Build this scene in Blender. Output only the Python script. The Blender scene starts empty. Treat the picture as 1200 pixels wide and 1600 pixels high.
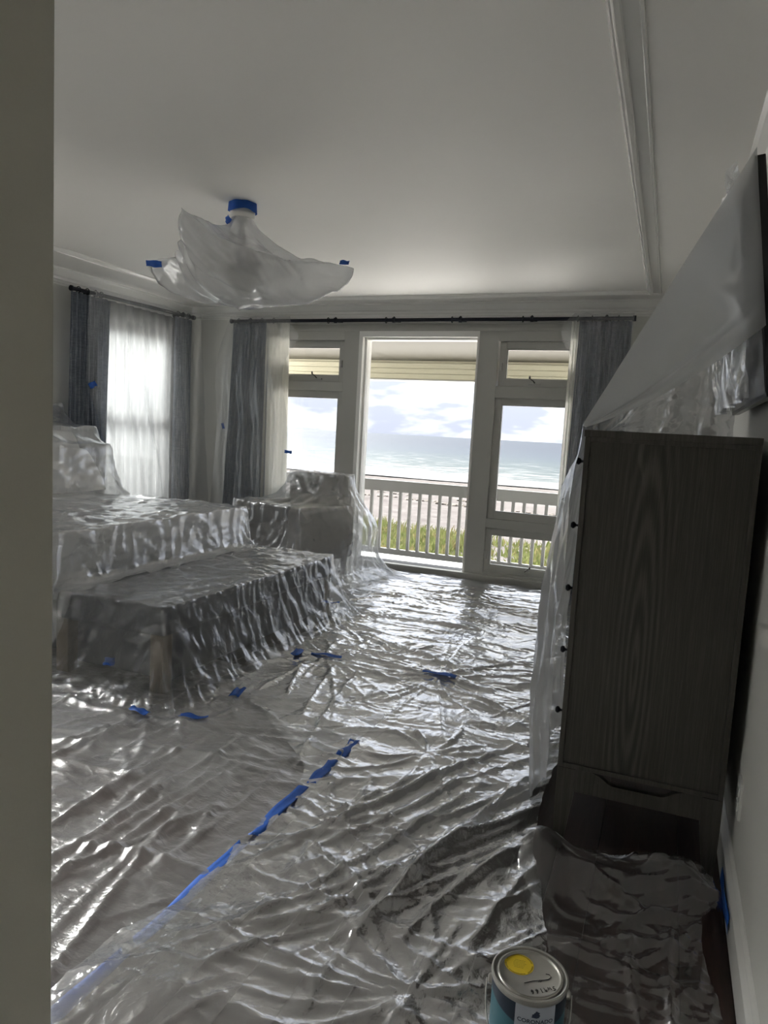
import bpy, bmesh, math, random
import numpy as np
from mathutils import Vector, Matrix

random.seed(7)
rng = np.random.default_rng(11)
PI = math.pi
scene = bpy.context.scene
COL = scene.collection

# ------------------------------------------------------------------ camera
H = 1.36
cam_d = bpy.data.cameras.new('camera')
cam = bpy.data.objects.new('camera', cam_d)
COL.objects.link(cam)
scene.camera = cam
cam_d.sensor_fit = 'VERTICAL'
cam_d.sensor_height = 36.0
cam_d.lens = 36.0 * 1116.0 / 1600.0
cam_d.clip_start = 0.02
cam_d.clip_end = 9000
def _vp(x, y):
    return Vector((x - 600.0, -(y - 800.0), -1116.0)).normalized()
_Y = _vp(1048.0, 701.0)
_X = -_vp(-2240.0, 520.0)
_X = (_X - _Y * _X.dot(_Y)).normalized()
_Z = _X.cross(_Y)
cam.matrix_world = Matrix.Translation((0, 0, H)) @ Matrix((_X, _Y, _Z)).to_4x4()

# ------------------------------------------------------------------ view, world, light
vs = scene.view_settings
vs.view_transform = 'Standard'
vs.look = 'None'
vs.exposure = 2.42
vs.gamma = 1.0
vs.use_curve_mapping = False
scene.cycles.max_bounces = 10
scene.cycles.diffuse_bounces = 6
scene.cycles.glossy_bounces = 4
scene.cycles.transmission_bounces = 6
scene.cycles.transparent_max_bounces = 14
scene.cycles.sample_clamp_indirect = 4.0
scene.cycles.caustics_reflective = True
scene.cycles.blur_glossy = 1.0
scene.cycles.caustics_refractive = False

SKY = 0.53
world = bpy.data.worlds.new('overcast_sky')
scene.world = world
world.use_nodes = True
nt = world.node_tree
for n in list(nt.nodes):
    nt.nodes.remove(n)
def wn(t, **k):
    n = nt.nodes.new(t)
    for a, b in k.items():
        setattr(n, a, b)
    return n
tc = wn('ShaderNodeTexCoord')
mp = wn('ShaderNodeMapping')
mp.inputs['Scale'].default_value = (5.0, 5.0, 17.0)
mp.inputs['Location'].default_value = (1.3, 0.4, 0.2)
nz = wn('ShaderNodeTexNoise')
nz.inputs['Scale'].default_value = 1.5
nz.inputs['Detail'].default_value = 7
nz.inputs['Roughness'].default_value = 0.55
rp = wn('ShaderNodeValToRGB')
rp.color_ramp.elements[0].position = 0.43
rp.color_ramp.elements[0].color = (0.30, 0.315, 0.385, 1)
rp.color_ramp.elements[1].position = 0.74
rp.color_ramp.elements[1].color = (1.0, 1.0, 1.0, 1)
bg = wn('ShaderNodeBackground')
bg.inputs['Strength'].default_value = SKY
wo = wn('ShaderNodeOutputWorld')
nt.links.new(tc.outputs['Generated'], mp.inputs['Vector'])
nt.links.new(mp.outputs['Vector'], nz.inputs['Vector'])
nt.links.new(nz.outputs['Fac'], rp.inputs['Fac'])
# overcast sky: three times brighter overhead than at the horizon (CIE overcast distribution)
sep = wn('ShaderNodeSeparateXYZ')
nt.links.new(tc.outputs['Generated'], sep.inputs[0])
mx0 = wn('ShaderNodeMath', operation='MAXIMUM'); mx0.inputs[1].default_value = 0.0
nt.links.new(sep.outputs['Z'], mx0.inputs[0])
ma0 = wn('ShaderNodeMath', operation='MULTIPLY_ADD'); ma0.inputs[1].default_value = 2.0; ma0.inputs[2].default_value = 1.0
nt.links.new(mx0.outputs[0], ma0.inputs[0])
vm0 = wn('ShaderNodeVectorMath', operation='SCALE')
nt.links.new(rp.outputs['Color'], vm0.inputs[0])
nt.links.new(ma0.outputs[0], vm0.inputs['Scale'])
nt.links.new(vm0.outputs[0], bg.inputs['Color'])
nt.links.new(bg.outputs['Background'], wo.inputs['Surface'])

sun_d = bpy.data.lights.new('veiled_sun', 'SUN')
sun_d.energy = 13.8
sun_d.angle = math.radians(40)
sun_d.color = (1.0, 0.97, 0.93)
sun = bpy.data.objects.new('veiled_sun', sun_d)
COL.objects.link(sun)
sun.rotation_euler = Vector((0.76, -0.30, -0.58)).to_track_quat('-Z', 'Y').to_euler()

def portal(name, loc, direction, sx, sy):
    d = bpy.data.lights.new(name, 'AREA')
    d.shape = 'RECTANGLE'
    d.size, d.size_y = sx, sy
    d.cycles.is_portal = True
    o = bpy.data.objects.new(name, d)
    COL.objects.link(o)
    o.location = loc
    o.rotation_euler = Vector(direction).to_track_quat('-Z', 'Y').to_euler()
portal('sky_portal_back', (-2.33, 6.80, 1.2), (0, -1, 0), 3.4, 2.3)
portal('sky_portal_left_near', (-5.2, 2.18, 1.925), (1, 0, 0), 0.96, 0.95)  # portal of the added near window
portal('sky_portal_left', (-5.2, 5.7, 1.5), (1, 0, 0), 1.2, 1.9)

# ------------------------------------------------------------------ materials
MATS = {}
class NT:
    def __init__(self, name):
        self.m = bpy.data.materials.new(name)
        self.m.use_nodes = True
        self.t = self.m.node_tree
        for n in list(self.t.nodes):
            self.t.nodes.remove(n)
        self.out = self.t.nodes.new('ShaderNodeOutputMaterial')
        self._tc = None
    def n(self, typ, ins=None, **props):
        nd = self.t.nodes.new(typ)
        for k, v in props.items():
            setattr(nd, k, v)
        for k, v in (ins or {}).items():
            s = nd.inputs[k]
            if isinstance(v, bpy.types.NodeSocket):
                self.t.links.new(v, s)
            else:
                s.default_value = v
        return nd
    def coord(self, scale=(1, 1, 1), loc=(0, 0, 0), rot=(0, 0, 0)):
        if self._tc is None:
            self._tc = self.n('ShaderNodeTexCoord')
        return self.n('ShaderNodeMapping', {'Vector': self._tc.outputs['Object'], 'Scale': scale, 'Location': loc, 'Rotation': rot}).outputs['Vector']
    def noise(self, vec, scale, detail=4, rough=0.55, dist=0.0):
        return self.n('ShaderNodeTexNoise', {'Vector': vec, 'Scale': scale, 'Detail': detail, 'Roughness': rough, 'Distortion': dist}).outputs['Fac']
    def ramp(self, fac, stops):
        r = self.n('ShaderNodeValToRGB', {'Fac': fac})
        e = r.color_ramp.elements
        while len(e) < len(stops):
            e.new(0.5)
        for el, (p, c) in zip(e, stops):
            el.position = p
            el.color = (c[0], c[1], c[2], 1) if not isinstance(c, (int, float)) else (c, c, c, 1)
        return r.outputs['Color']
    def math(self, op, a, b=0.0, c=None):
        d = {0: a, 1: b}
        if c is not None:
            d[2] = c
        return self.n('ShaderNodeMath', d, operation=op).outputs[0]
    def mixs(self, fac, a, b):
        return self.n('ShaderNodeMixShader', {0: fac, 1: a, 2: b}).outputs[0]
    def bump(self, h, strength, dist, normal=None):
        d = {'Height': h, 'Strength': strength, 'Distance': dist}
        if normal is not None:
            d['Normal'] = normal
        return self.n('ShaderNodeBump', d).outputs['Normal']
    def done(self, surf):
        self.t.links.new(surf, self.out.inputs['Surface'])
        MATS[self.m.name] = self.m
        return self.m

def c3(*v):
    return (v[0], v[1], v[2], 1.0)

def simple(name, col, rough=0.5, metal=0.0, var=0.06, nscale=6.0, bump=0.0, bscale=60.0, spec=0.5, stretch=(1, 1, 1)):
    k = NT(name)
    v = k.coord(stretch)
    f = k.noise(v, nscale, 5)
    lo = [max(0, x * (1 - var)) for x in col]
    hi = [min(1, x * (1 + var)) for x in col]
    cr = k.ramp(f, [(0.3, lo), (0.7, hi)])
    ins = {'Base Color': cr, 'Roughness': rough, 'Metallic': metal, 'Specular IOR Level': spec}
    if bump > 0:
        ins['Normal'] = k.bump(k.noise(v, bscale, 3), bump, 0.01)
    return k.done(k.n('ShaderNodeBsdfPrincipled', ins).outputs[0])

def film_mat(name, opacity=0.2, gloss=0.10, gain=0.75, rough=0.2, bstr=0.5, bscale=14.0, bdist=0.012, tint=(0.95, 0.955, 0.96), stretch=(1, 1, 1), through=0.5, haze=0.0):
    # thin polythene: clear + milky scatter + sheen that grows at grazing angles
    k = NT(name)
    v = k.coord(stretch)
    a = k.noise(v, bscale, 5, 0.6, 0.4)
    ridg = k.math('ABSOLUTE', k.math('SUBTRACT', a, 0.5))
    b = k.noise(v, bscale * 3.7, 3, 0.5, 0.2)
    wv_ = k.n('ShaderNodeVectorMath', {0: v, 1: k.n('ShaderNodeVectorMath', {0: k.n('ShaderNodeTexNoise', {'Vector': v, 'Scale': 5.0, 'Detail': 2.0}).outputs['Color'], 'Scale': 0.10}, operation='SCALE').outputs[0]}, operation='ADD').outputs[0]
    vo = k.n('ShaderNodeTexVoronoi', {'Vector': wv_, 'Scale': bscale * 0.9}, feature='F1', distance='MANHATTAN').outputs['Distance']
    vo2 = k.n('ShaderNodeTexVoronoi', {'Vector': wv_, 'Scale': bscale * 2.6}, feature='F1', distance='CHEBYCHEV').outputs['Distance']
    h = k.math('ADD', k.math('MULTIPLY', ridg, 0.9), k.math('ADD', k.math('MULTIPLY', vo, 0.42), k.math('MULTIPLY', vo2, 0.16)))
    nrm = k.bump(h, bstr, bdist)
    tr = k.n('ShaderNodeBsdfTransparent', {'Color': c3(*tint)}).outputs[0]
    di = k.n('ShaderNodeBsdfDiffuse', {'Color': c3(0.86, 0.87, 0.88), 'Normal': nrm}).outputs[0]
    tl = k.n('ShaderNodeBsdfTranslucent', {'Color': c3(0.86, 0.87, 0.88), 'Normal': nrm}).outputs[0]
    if haze > 0:
        rf = k.n('ShaderNodeBsdfRefraction', {'Color': c3(0.93, 0.94, 0.95), 'Roughness': 0.65, 'IOR': 1.25}).outputs[0]
        tl = k.mixs(haze, tl, rf)
    body = k.mixs(through, di, tl)
    cloud = k.noise(v, 2.3, 3)
    opac = k.math('MULTIPLY', k.math('ADD', k.math('MULTIPLY', cloud, 0.5), 0.75), opacity)
    base = k.mixs(opac, tr, body)
    gl = k.n('ShaderNodeBsdfGlossy', {'Color': c3(0.95, 0.96, 0.98), 'Roughness': rough, 'Normal': nrm}).outputs[0]
    fc = k.n('ShaderNodeLayerWeight', {'Blend': 0.5, 'Normal': nrm}).outputs['Facing']
    fr = k.math('ADD', k.math('MULTIPLY', k.math('POWER', fc, 2.6), gain), gloss)
    fr = k.math('MINIMUM', fr, 0.95)
    return k.done(k.mixs(fr, base, gl))

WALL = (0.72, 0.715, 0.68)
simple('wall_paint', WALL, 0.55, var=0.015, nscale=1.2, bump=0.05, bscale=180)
simple('ceiling_paint', (0.93, 0.915, 0.885), 0.6, var=0.02, nscale=0.9, bump=0.04, bscale=120)
simple('trim_paint', (0.86, 0.855, 0.83), 0.28, var=0.015, nscale=2, bump=0.02, bscale=40)
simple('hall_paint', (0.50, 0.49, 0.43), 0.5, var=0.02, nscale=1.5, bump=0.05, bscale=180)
simple('frame_paint', (0.46, 0.46, 0.435), 0.32, var=0.02, nscale=2, bump=0.02, bscale=40)
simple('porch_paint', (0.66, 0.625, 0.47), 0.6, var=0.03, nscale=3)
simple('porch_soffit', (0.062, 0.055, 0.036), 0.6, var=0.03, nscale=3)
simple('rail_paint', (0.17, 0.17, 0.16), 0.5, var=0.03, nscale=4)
simple('deck_wood', (0.22, 0.218, 0.21), 0.6, var=0.15, nscale=9, stretch=(1, 8, 1))
simple('track_metal', (0.35, 0.355, 0.365), 0.35, 0.6, var=0.05)
simple('black_metal', (0.016, 0.018, 0.028), 0.38, 0.5, var=0.1)
simple('brass_dark', (0.10, 0.095, 0.09), 0.35, 0.8)
simple('white_plastic', (0.82, 0.82, 0.80), 0.35, var=0.02)
simple('tv_black', (0.008, 0.008, 0.012), 0.25, var=0.1)
simple('tv_screen', (0.01, 0.01, 0.014), 0.08, var=0.05)
simple('bed_linen', (0.82, 0.82, 0.83), 0.8, var=0.03, bump=0.2, bscale=220)
simple('head_fabric', (0.17, 0.18, 0.20), 0.85, var=0.12, nscale=20, bump=0.3, bscale=300)
simple('bench_fabric', (0.045, 0.05, 0.065), 0.85, var=0.15, nscale=25, bump=0.3, bscale=300)
simple('chair_fabric', (0.15, 0.135, 0.12), 0.85, var=0.12, nscale=25, bump=0.3, bscale=300)
simple('light_oak', (0.15, 0.115, 0.08), 0.5, var=0.2, nscale=6, stretch=(6, 6, 1))
simple('fan_white', (0.78, 0.77, 0.74), 0.35, var=0.03)
simple('fan_grey', (0.34, 0.33, 0.32), 0.35, var=0.05)
simple('can_metal', (0.50, 0.49, 0.46), 0.33, 0.75, var=0.10, nscale=9)
simple('can_lid', (0.44, 0.43, 0.40), 0.42, 0.55, var=0.12, nscale=7)
simple('can_teal', (0.030, 0.115, 0.150), 0.4, var=0.04)
simple('can_navy', (0.010, 0.020, 0.040), 0.4, var=0.04)
simple('can_label', (0.40, 0.43, 0.50), 0.45, var=0.03)
simple('ink_navy', (0.012, 0.022, 0.05), 0.6, var=0.02)
simple('ink_black', (0.02, 0.02, 0.022), 0.6, var=0.02)
simple('sticker_yellow', (0.72, 0.52, 0.02), 0.5, var=0.05, nscale=30)
simple('sticker_ink', (0.20, 0.15, 0.02), 0.6, var=0.02)
simple('blue_tape', (0.010, 0.095, 0.45), 0.6, var=0.12, nscale=40, bump=0.15, bscale=400)
simple('wrack', (0.028, 0.019, 0.012), 0.9, var=0.3, nscale=3)
simple('zip_silver', (0.6, 0.6, 0.62), 0.3, 0.9)

def wood(name, c0, c1, c2, scale, rough, axis_stretch, dist=1.2, ring=None):
    k = NT(name)
    v = k.coord(axis_stretch)
    g = k.noise(v, scale, 8, 0.62, dist)
    fine = k.noise(k.coord([a * 3.0 for a in axis_stretch]), scale * 4, 3, 0.6)
    f = k.math('ADD', k.math('MULTIPLY', g, 0.75), k.math('MULTIPLY', fine, 0.25))
    if ring:
        w = k.n('ShaderNodeTexWave', {'Vector': k.coord(*ring), 'Scale': 0.1, 'Distortion': 3.5, 'Detail': 3.0, 'Detail Scale': 0.25}, wave_type='RINGS', rings_direction='SPHERICAL').outputs['Fac']
        xx_ = k.n('ShaderNodeSeparateXYZ', {0: k.coord()}).outputs['X']
        msk = k.n('ShaderNodeMapRange', {'Value': k.math('ABSOLUTE', k.math('SUBTRACT', xx_, 0.21)), 'From Min': 0.03, 'From Max': 0.10, 'To Min': 0.30, 'To Max': 0.03}).outputs[0]
        f = k.math('ADD', f, k.math('MULTIPLY', k.math('SUBTRACT', w, 0.5), msk))
    cr = k.ramp(f, [(0.32, c0), (0.5, c1), (0.68, c2)])
    nrm = k.bump(f, 0.25, 0.004)
    return k.done(k.n('ShaderNodeBsdfPrincipled', {'Base Color': cr, 'Roughness': rough, 'Normal': nrm}).outputs[0])
wood('floor_wood', (0.020, 0.010, 0.008), (0.040, 0.020, 0.015), (0.070, 0.036, 0.027), 3.0, 0.42, (9, 0.9, 9))
wood('chest_wood', (0.030, 0.027, 0.022), (0.052, 0.048, 0.040), (0.085, 0.079, 0.068), 5.0, 0.5, (34, 34, 0.8),
     ring=((190, 0, 17), (-40.0, 0, -11.0)))
wood('chest_edge', (0.034, 0.030, 0.025), (0.058, 0.053, 0.045), (0.088, 0.082, 0.072), 5.0, 0.48, (14, 14, 0.8))

# woven curtain linen
k = NT('curtain_linen')
f1 = k.noise(k.coord((60, 60, 2.5)), 3.0, 5, 0.6)
f2 = k.noise(k.coord((4, 4, 90)), 3.0, 3, 0.6)
f = k.math('ADD', k.math('MULTIPLY', f1, 0.65), k.math('MULTIPLY', f2, 0.35))
cr = k.ramp(f, [(0.34, (0.15, 0.17, 0.21)), (0.5, (0.27, 0.30, 0.35)), (0.64, (0.48, 0.51, 0.56))])
di = k.n('ShaderNodeBsdfDiffuse', {'Color': cr, 'Normal': k.bump(f, 0.3, 0.004)}).outputs[0]
tl = k.n('ShaderNodeBsdfTranslucent', {'Color': cr}).outputs[0]
k.done(k.mixs(0.22, di, tl))

# white sheer, colour darkened to tame the sunlit left window
k = NT('sheer_cloth')
f1 = k.noise(k.coord((3, 3, 160)), 2.0, 3, 0.6)
f2 = k.noise(k.coord((160, 160, 3)), 2.0, 3, 0.6)
f = k.math('MULTIPLY', k.math('ADD', f1, f2), 0.5)
cr = k.ramp(f, [(0.3, (0.105, 0.109, 0.112)), (0.7, (0.13, 0.134, 0.135))])
tl = k.n('ShaderNodeBsdfTranslucent', {'Color': cr}).outputs[0]
di = k.n('ShaderNodeBsdfDiffuse', {'Color': cr}).outputs[0]
tr = k.n('ShaderNodeBsdfTransparent', {'Color': c3(1, 1, 1)}).outputs[0]
k.done(k.mixs(k.math('ADD', k.math('MULTIPLY', f, 0.10), 0.02), k.mixs(0.35, tl, di), tr))

k = NT('sheer_backlit')  # brighter copy of the sheer: window backlight put into its colour
f1 = k.noise(k.coord((160, 160, 3)), 2.0, 3, 0.6)
cr = k.ramp(f1, [(0.3, (0.80, 0.79, 0.74)), (0.7, (0.92, 0.91, 0.86))])
tl = k.n('ShaderNodeBsdfTranslucent', {'Color': cr}).outputs[0]
di = k.n('ShaderNodeBsdfDiffuse', {'Color': cr}).outputs[0]
k.done(k.mixs(0.35, tl, di))

# window glass: thin sheet
k = NT('window_glass')
tr = k.n('ShaderNodeBsdfTransparent', {'Color': c3(0.97, 0.985, 0.98)}).outputs[0]
gl = k.n('ShaderNodeBsdfGlossy', {'Color': c3(1, 1, 1), 'Roughness': 0.02}).outputs[0]
fc = k.n('ShaderNodeLayerWeight', {'Blend': 0.5}).outputs['Facing']
k.done(k.mixs(k.math('ADD', k.math('MULTIPLY', k.math('POWER', fc, 4.0), 0.7), 0.035), tr, gl))

film_mat('film_floor', 0.28, 0.36, 0.95, 0.17, 0.42, 22.0, 0.010)
film_mat('film_floor_thin', 0.22, 0.16, 0.80, 0.30, 0.5, 20.0, 0.010, stretch=(1, 2.0, 1))
film_mat('film_bed', 0.28, 0.20, 0.85, 0.18, 0.5, 18.0, 0.010)
film_mat('film_bench', 0.10, 0.11, 0.95, 0.18, 0.55, 22.0, 0.010)
film_mat('film_chair', 0.30, 0.12, 0.75, 0.22, 0.45, 16.0, 0.010, through=0.6)
film_mat('film_curtain', 0.17, 0.07, 0.55, 0.20, 0.4, 11.0, 0.010, stretch=(1, 1, 0.4))
film_mat('film_fan', 0.58, 0.08, 0.60, 0.20, 0.5, 14.0, 0.010, through=0.55)
film_mat('film_chest', 0.66, 0.08, 0.50, 0.22, 0.4, 9.0, 0.010, stretch=(1, 1, 0.4), through=0.6, haze=0.4)
film_mat('film_smooth', 0.82, 0.04, 0.35, 0.25, 0.12, 3.0, 0.008, through=0.85, haze=0.7)
film_mat('film_folds', 0.36, 0.34, 0.60, 0.15, 0.45, 16.0, 0.012, through=0.6)
film_mat('film_loose', 0.07, 0.12, 0.90, 0.18, 0.25, 14.0, 0.010)

# sand, sea, grass
k = NT('beach_sand')
a = k.noise(k.coord(), 0.9, 7, 0.65)
b = k.noise(k.coord((0.05, 0.3, 1)), 1.0, 3)
cr = k.ramp(k.math('ADD', k.math('MULTIPLY', a, 0.75), k.math('MULTIPLY', b, 0.25)), [(0.36, (0.046, 0.041, 0.040)), (0.62, (0.074, 0.068, 0.066))])
k.done(k.n('ShaderNodeBsdfPrincipled', {'Base Color': cr, 'Roughness': 0.95, 'Specular IOR Level': 0.0, 'Normal': k.bump(a, 0.6, 0.12)}).outputs[0])

simple('bounce_sand', (0.52, 0.49, 0.46), 0.9, var=0.12, nscale=1.5, bump=0.5, bscale=6)  # bright sand for the added ground that bounces light indoors
k = NT('sea_water')
pos = k.n('ShaderNodeSeparateXYZ', {0: k.coord()})
yy = pos.outputs['Y']
far = k.n('ShaderNodeMapRange', {'Value': yy, 'From Min': 85.0, 'From Max': 420.0}).outputs[0]
base = k.ramp(far, [(0.0, (0.026, 0.031, 0.031)), (0.18, (0.0155, 0.0215, 0.024)), (0.45, (0.0125, 0.017, 0.0235)), (1.0, (0.0108, 0.014, 0.021))])
fo = k.noise(k.coord((0.09, 0.22, 1)), 1.5, 10, 0.7, 0.8)
near = k.n('ShaderNodeMapRange', {'Value': yy, 'From Min': 80.0, 'From Max': 230.0, 'To Min': 0.09, 'To Max': -0.06}).outputs[0]
shore = k.n('ShaderNodeMapRange', {'Value': yy, 'From Min': 84.0, 'From Max': 104.0, 'To Min': 0.20, 'To Max': 0.0}).outputs[0]
fm = k.math('ADD', k.math('ADD', fo, near), shore)
foam = k.n('ShaderNodeMapRange', {'Value': fm, 'From Min': 0.55, 'From Max': 0.66}).outputs[0]
mx = k.n('ShaderNodeMix', {'Factor': foam, 'A': base, 'B': c3(0.078, 0.078, 0.080)}, data_type='RGBA')
# colour sockets of the Mix node
for s in mx.inputs:
    if s.name == 'A' and s.type == 'RGBA':
        k.t.links.new(base, s)
    if s.name == 'B' and s.type == 'RGBA':
        s.default_value = c3(0.078, 0.078, 0.080)
mcol = [o for o in mx.outputs if o.type == 'RGBA'][0]
wv = k.noise(k.coord((0.12, 0.5, 1)), 1.0, 6, 0.6)
k.done(k.n('ShaderNodeBsdfPrincipled', {'Base Color': mcol, 'Roughness': 0.6, 'Specular IOR Level': 0.08, 'Normal': k.bump(wv, 0.8, 0.5)}).outputs[0])

k = NT('dune_grass')
f = k.noise(k.coord(), 2.5, 4)
cr = k.ramp(f, [(0.3, (0.055, 0.072, 0.02)), (0.52, (0.105, 0.112, 0.044)), (0.7, (0.15, 0.112, 0.058))])
di = k.n('ShaderNodeBsdfDiffuse', {'Color': cr}).outputs[0]
tl = k.n('ShaderNodeBsdfTranslucent', {'Color': cr}).outputs[0]
k.done(k.mixs(0.35, di, tl))

# ------------------------------------------------------------------ mesh helpers
def new_obj(name, me, mat, parent=None):
    o = bpy.data.objects.new(name, me)
    COL.objects.link(o)
    if mat:
        me.materials.clear()
        me.materials.append(MATS[mat])
    if parent is not None:
        o.parent = parent
    return o
def obj(name, bm, mat, parent=None, smooth=False, bevel=0.0):
    if bevel > 0:
        bmesh.ops.bevel(bm, geom=list(bm.edges), offset=bevel, segments=2, profile=0.6, affect='EDGES', clamp_overlap=True)
    bmesh.ops.recalc_face_normals(bm, faces=bm.faces)
    me = bpy.data.meshes.new(name)
    bm.to_mesh(me)
    bm.free()
    if smooth:
        for p in me.polygons:
            p.use_smooth = True
        if smooth == 'auto':
            me.set_sharp_from_angle(angle=math.radians(35))
    return new_obj(name, me, mat, parent)
def tag(o, label, cat, group=None):
    o['label'] = label
    o['category'] = cat
    if group:
        o['group'] = group
    return o
def struct(o, label=None):
    o['kind'] = 'structure'
    if label:
        o['label'] = label
    return o
def thing(name, label, cat, loc=(0, 0, 0), rotz=0.0, group=None):
    o = bpy.data.objects.new(name, None)
    COL.objects.link(o)
    o.empty_display_size = 0.1
    o.location = loc
    o.rotation_euler = (0, 0, rotz)
    return tag(o, label, cat, group)
def box(bm, x0, x1, y0, y1, z0, z1):
    vs_ = [bm.verts.new(p) for p in ((x0, y0, z0), (x1, y0, z0), (x1, y1, z0), (x0, y1, z0), (x0, y0, z1), (x1, y0, z1), (x1, y1, z1), (x0, y1, z1))]
    for f_ in ((0, 3, 2, 1), (4, 5, 6, 7), (0, 1, 5, 4), (1, 2, 6, 5), (2, 3, 7, 6), (3, 0, 4, 7)):
        bm.faces.new([vs_[i] for i in f_])
    return bm
def B(*a):
    bm = bmesh.new()
    if a:
        if isinstance(a[0], (tuple, list)):
            for q in a:
                box(bm, *q)
        else:
            box(bm, *a)
    return bm
def frame_of(d):
    d = Vector(d).normalized()
    up = Vector((0, 0, 1)) if abs(d.z) < 0.95 else Vector((1, 0, 0))
    a = d.cross(up).normalized()
    return a, a.cross(d).normalized()
def tube(bm, pts, r, seg=10, cap=True):
    pts = [Vector(p) for p in pts]
    rr = r if isinstance(r, (list, tuple)) else [r] * len(pts)
    rings = []
    a = b = None
    for i, p in enumerate(pts):
        d = (pts[min(i + 1, len(pts) - 1)] - pts[max(i - 1, 0)])
        if a is None:
            a, b = frame_of(d)
        else:
            dn = d.normalized()
            a = (a - dn * a.dot(dn)).normalized()
            b = a.cross(dn).normalized()
        rings.append([bm.verts.new(p + (a * math.cos(t) + b * math.sin(t)) * rr[i]) for t in [2 * PI * j / seg for j in range(seg)]])
    for q in range(len(rings) - 1):
        for j in range(seg):
            bm.faces.new((rings[q][j], rings[q][(j + 1) % seg], rings[q + 1][(j + 1) % seg], rings[q + 1][j]))
    if cap:
        bm.faces.new(rings[0][::-1])
        bm.faces.new(rings[-1])
    return bm
def lathe(bm, prof, c=(0, 0, 0), seg=32, axis='z', cap=True):
    rings = []
    for r, z in prof:
        ring = []
        for j in range(seg):
            t = 2 * PI * j / seg
            if axis == 'z':
                ring.append(bm.verts.new((c[0] + r * math.cos(t), c[1] + r * math.sin(t), c[2] + z)))
            elif axis == 'x':
                ring.append(bm.verts.new((c[0] + z, c[1] + r * math.cos(t), c[2] + r * math.sin(t))))
            else:
                ring.append(bm.verts.new((c[0] + r * math.cos(t), c[1] + z, c[2] + r * math.sin(t))))
        rings.append(ring)
    for q in range(len(rings) - 1):
        for j in range(seg):
            bm.faces.new((rings[q][j], rings[q][(j + 1) % seg], rings[q + 1][(j + 1) % seg], rings[q + 1][j]))
    if cap and prof[0][0] > 1e-5:
        bm.faces.new(rings[0])
    if cap and prof[-1][0] > 1e-5:
        bm.faces.new(rings[-1][::-1])
    bmesh.ops.remove_doubles(bm, verts=bm.verts, dist=1e-6)
    return bm
def extrude_profile(bm, prof, p0, p1, nrm):
    # prof: list of (out, up) offsets; nrm: direction out of the wall
    p0, p1, nrm = Vector(p0), Vector(p1), Vector(nrm)
    A = [bm.verts.new(p0 + nrm * a + Vector((0, 0, b))) for a, b in prof]
    C = [bm.verts.new(p1 + nrm * a + Vector((0, 0, b))) for a, b in prof]
    n = len(prof)
    for i in range(n):
        bm.faces.new((A[i], A[(i + 1) % n], C[(i + 1) % n], C[i]))
    bm.faces.new(A[::-1])
    bm.faces.new(C)
    return bm
def prism(bm, poly, y0, y1):   # polygon in x,z swept over y
    A = [bm.verts.new((x, y0, z)) for x, z in poly]
    C = [bm.verts.new((x, y1, z)) for x, z in poly]
    n = len(poly)
    for i in range(n):
        bm.faces.new((A[i], A[(i + 1) % n], C[(i + 1) % n], C[i]))
    bm.faces.new(A[::-1])
    bm.faces.new(C)
    return bm
def ring_xz(bm, x0, x1, z0, z1, w, y0, y1, wt=None, wb=None):
    wt = w if wt is None else wt
    wb = w if wb is None else wb
    box(bm, x0, x0 + w, y0, y1, z0, z1)
    box(bm, x1 - w, x1, y0, y1, z0, z1)
    box(bm, x0 + w, x1 - w, y0, y1, z1 - wt, z1)
    box(bm, x0 + w, x1 - w, y0, y1, z0, z0 + wb)
    return bm
def ring_yz(bm, y0, y1, z0, z1, w, x0, x1):
    box(bm, x0, x1, y0, y0 + w, z0, z1)
    box(bm, x0, x1, y1 - w, y1, z0, z1)
    box(bm, x0, x1, y0 + w, y1 - w, z1 - w, z1)
    box(bm, x0, x1, y0 + w, y1 - w, z0, z0 + w)
    return bm
def grid_obj(name, P, mat, parent=None, thick=0.0):
    n, m = P.shape[:2]
    V = P.reshape(-1, 3)
    idx = np.arange(n * m).reshape(n, m)
    F = np.stack([idx[:-1, :-1], idx[1:, :-1], idx[1:, 1:], idx[:-1, 1:]], -1).reshape(-1, 4)
    me = bpy.data.meshes.new(name)
    me.vertices.add(len(V))
    me.vertices.foreach_set('co', V.astype(np.float32).ravel())
    me.loops.add(F.size)
    me.loops.foreach_set('vertex_index', F.astype(np.int32).ravel())
    me.polygons.add(len(F))
    me.polygons.foreach_set('loop_start', np.arange(0, F.size, 4, dtype=np.int32))
    me.polygons.foreach_set('use_smooth', np.ones(len(F), dtype=bool))
    me.update(calc_edges=True)
    me.validate()
    o = new_obj(name, me, mat, parent)
    if thick > 0:
        s = o.modifiers.new('thickness', 'SOLIDIFY')
        s.thickness = thick
        s.offset = 0
    return o

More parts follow.
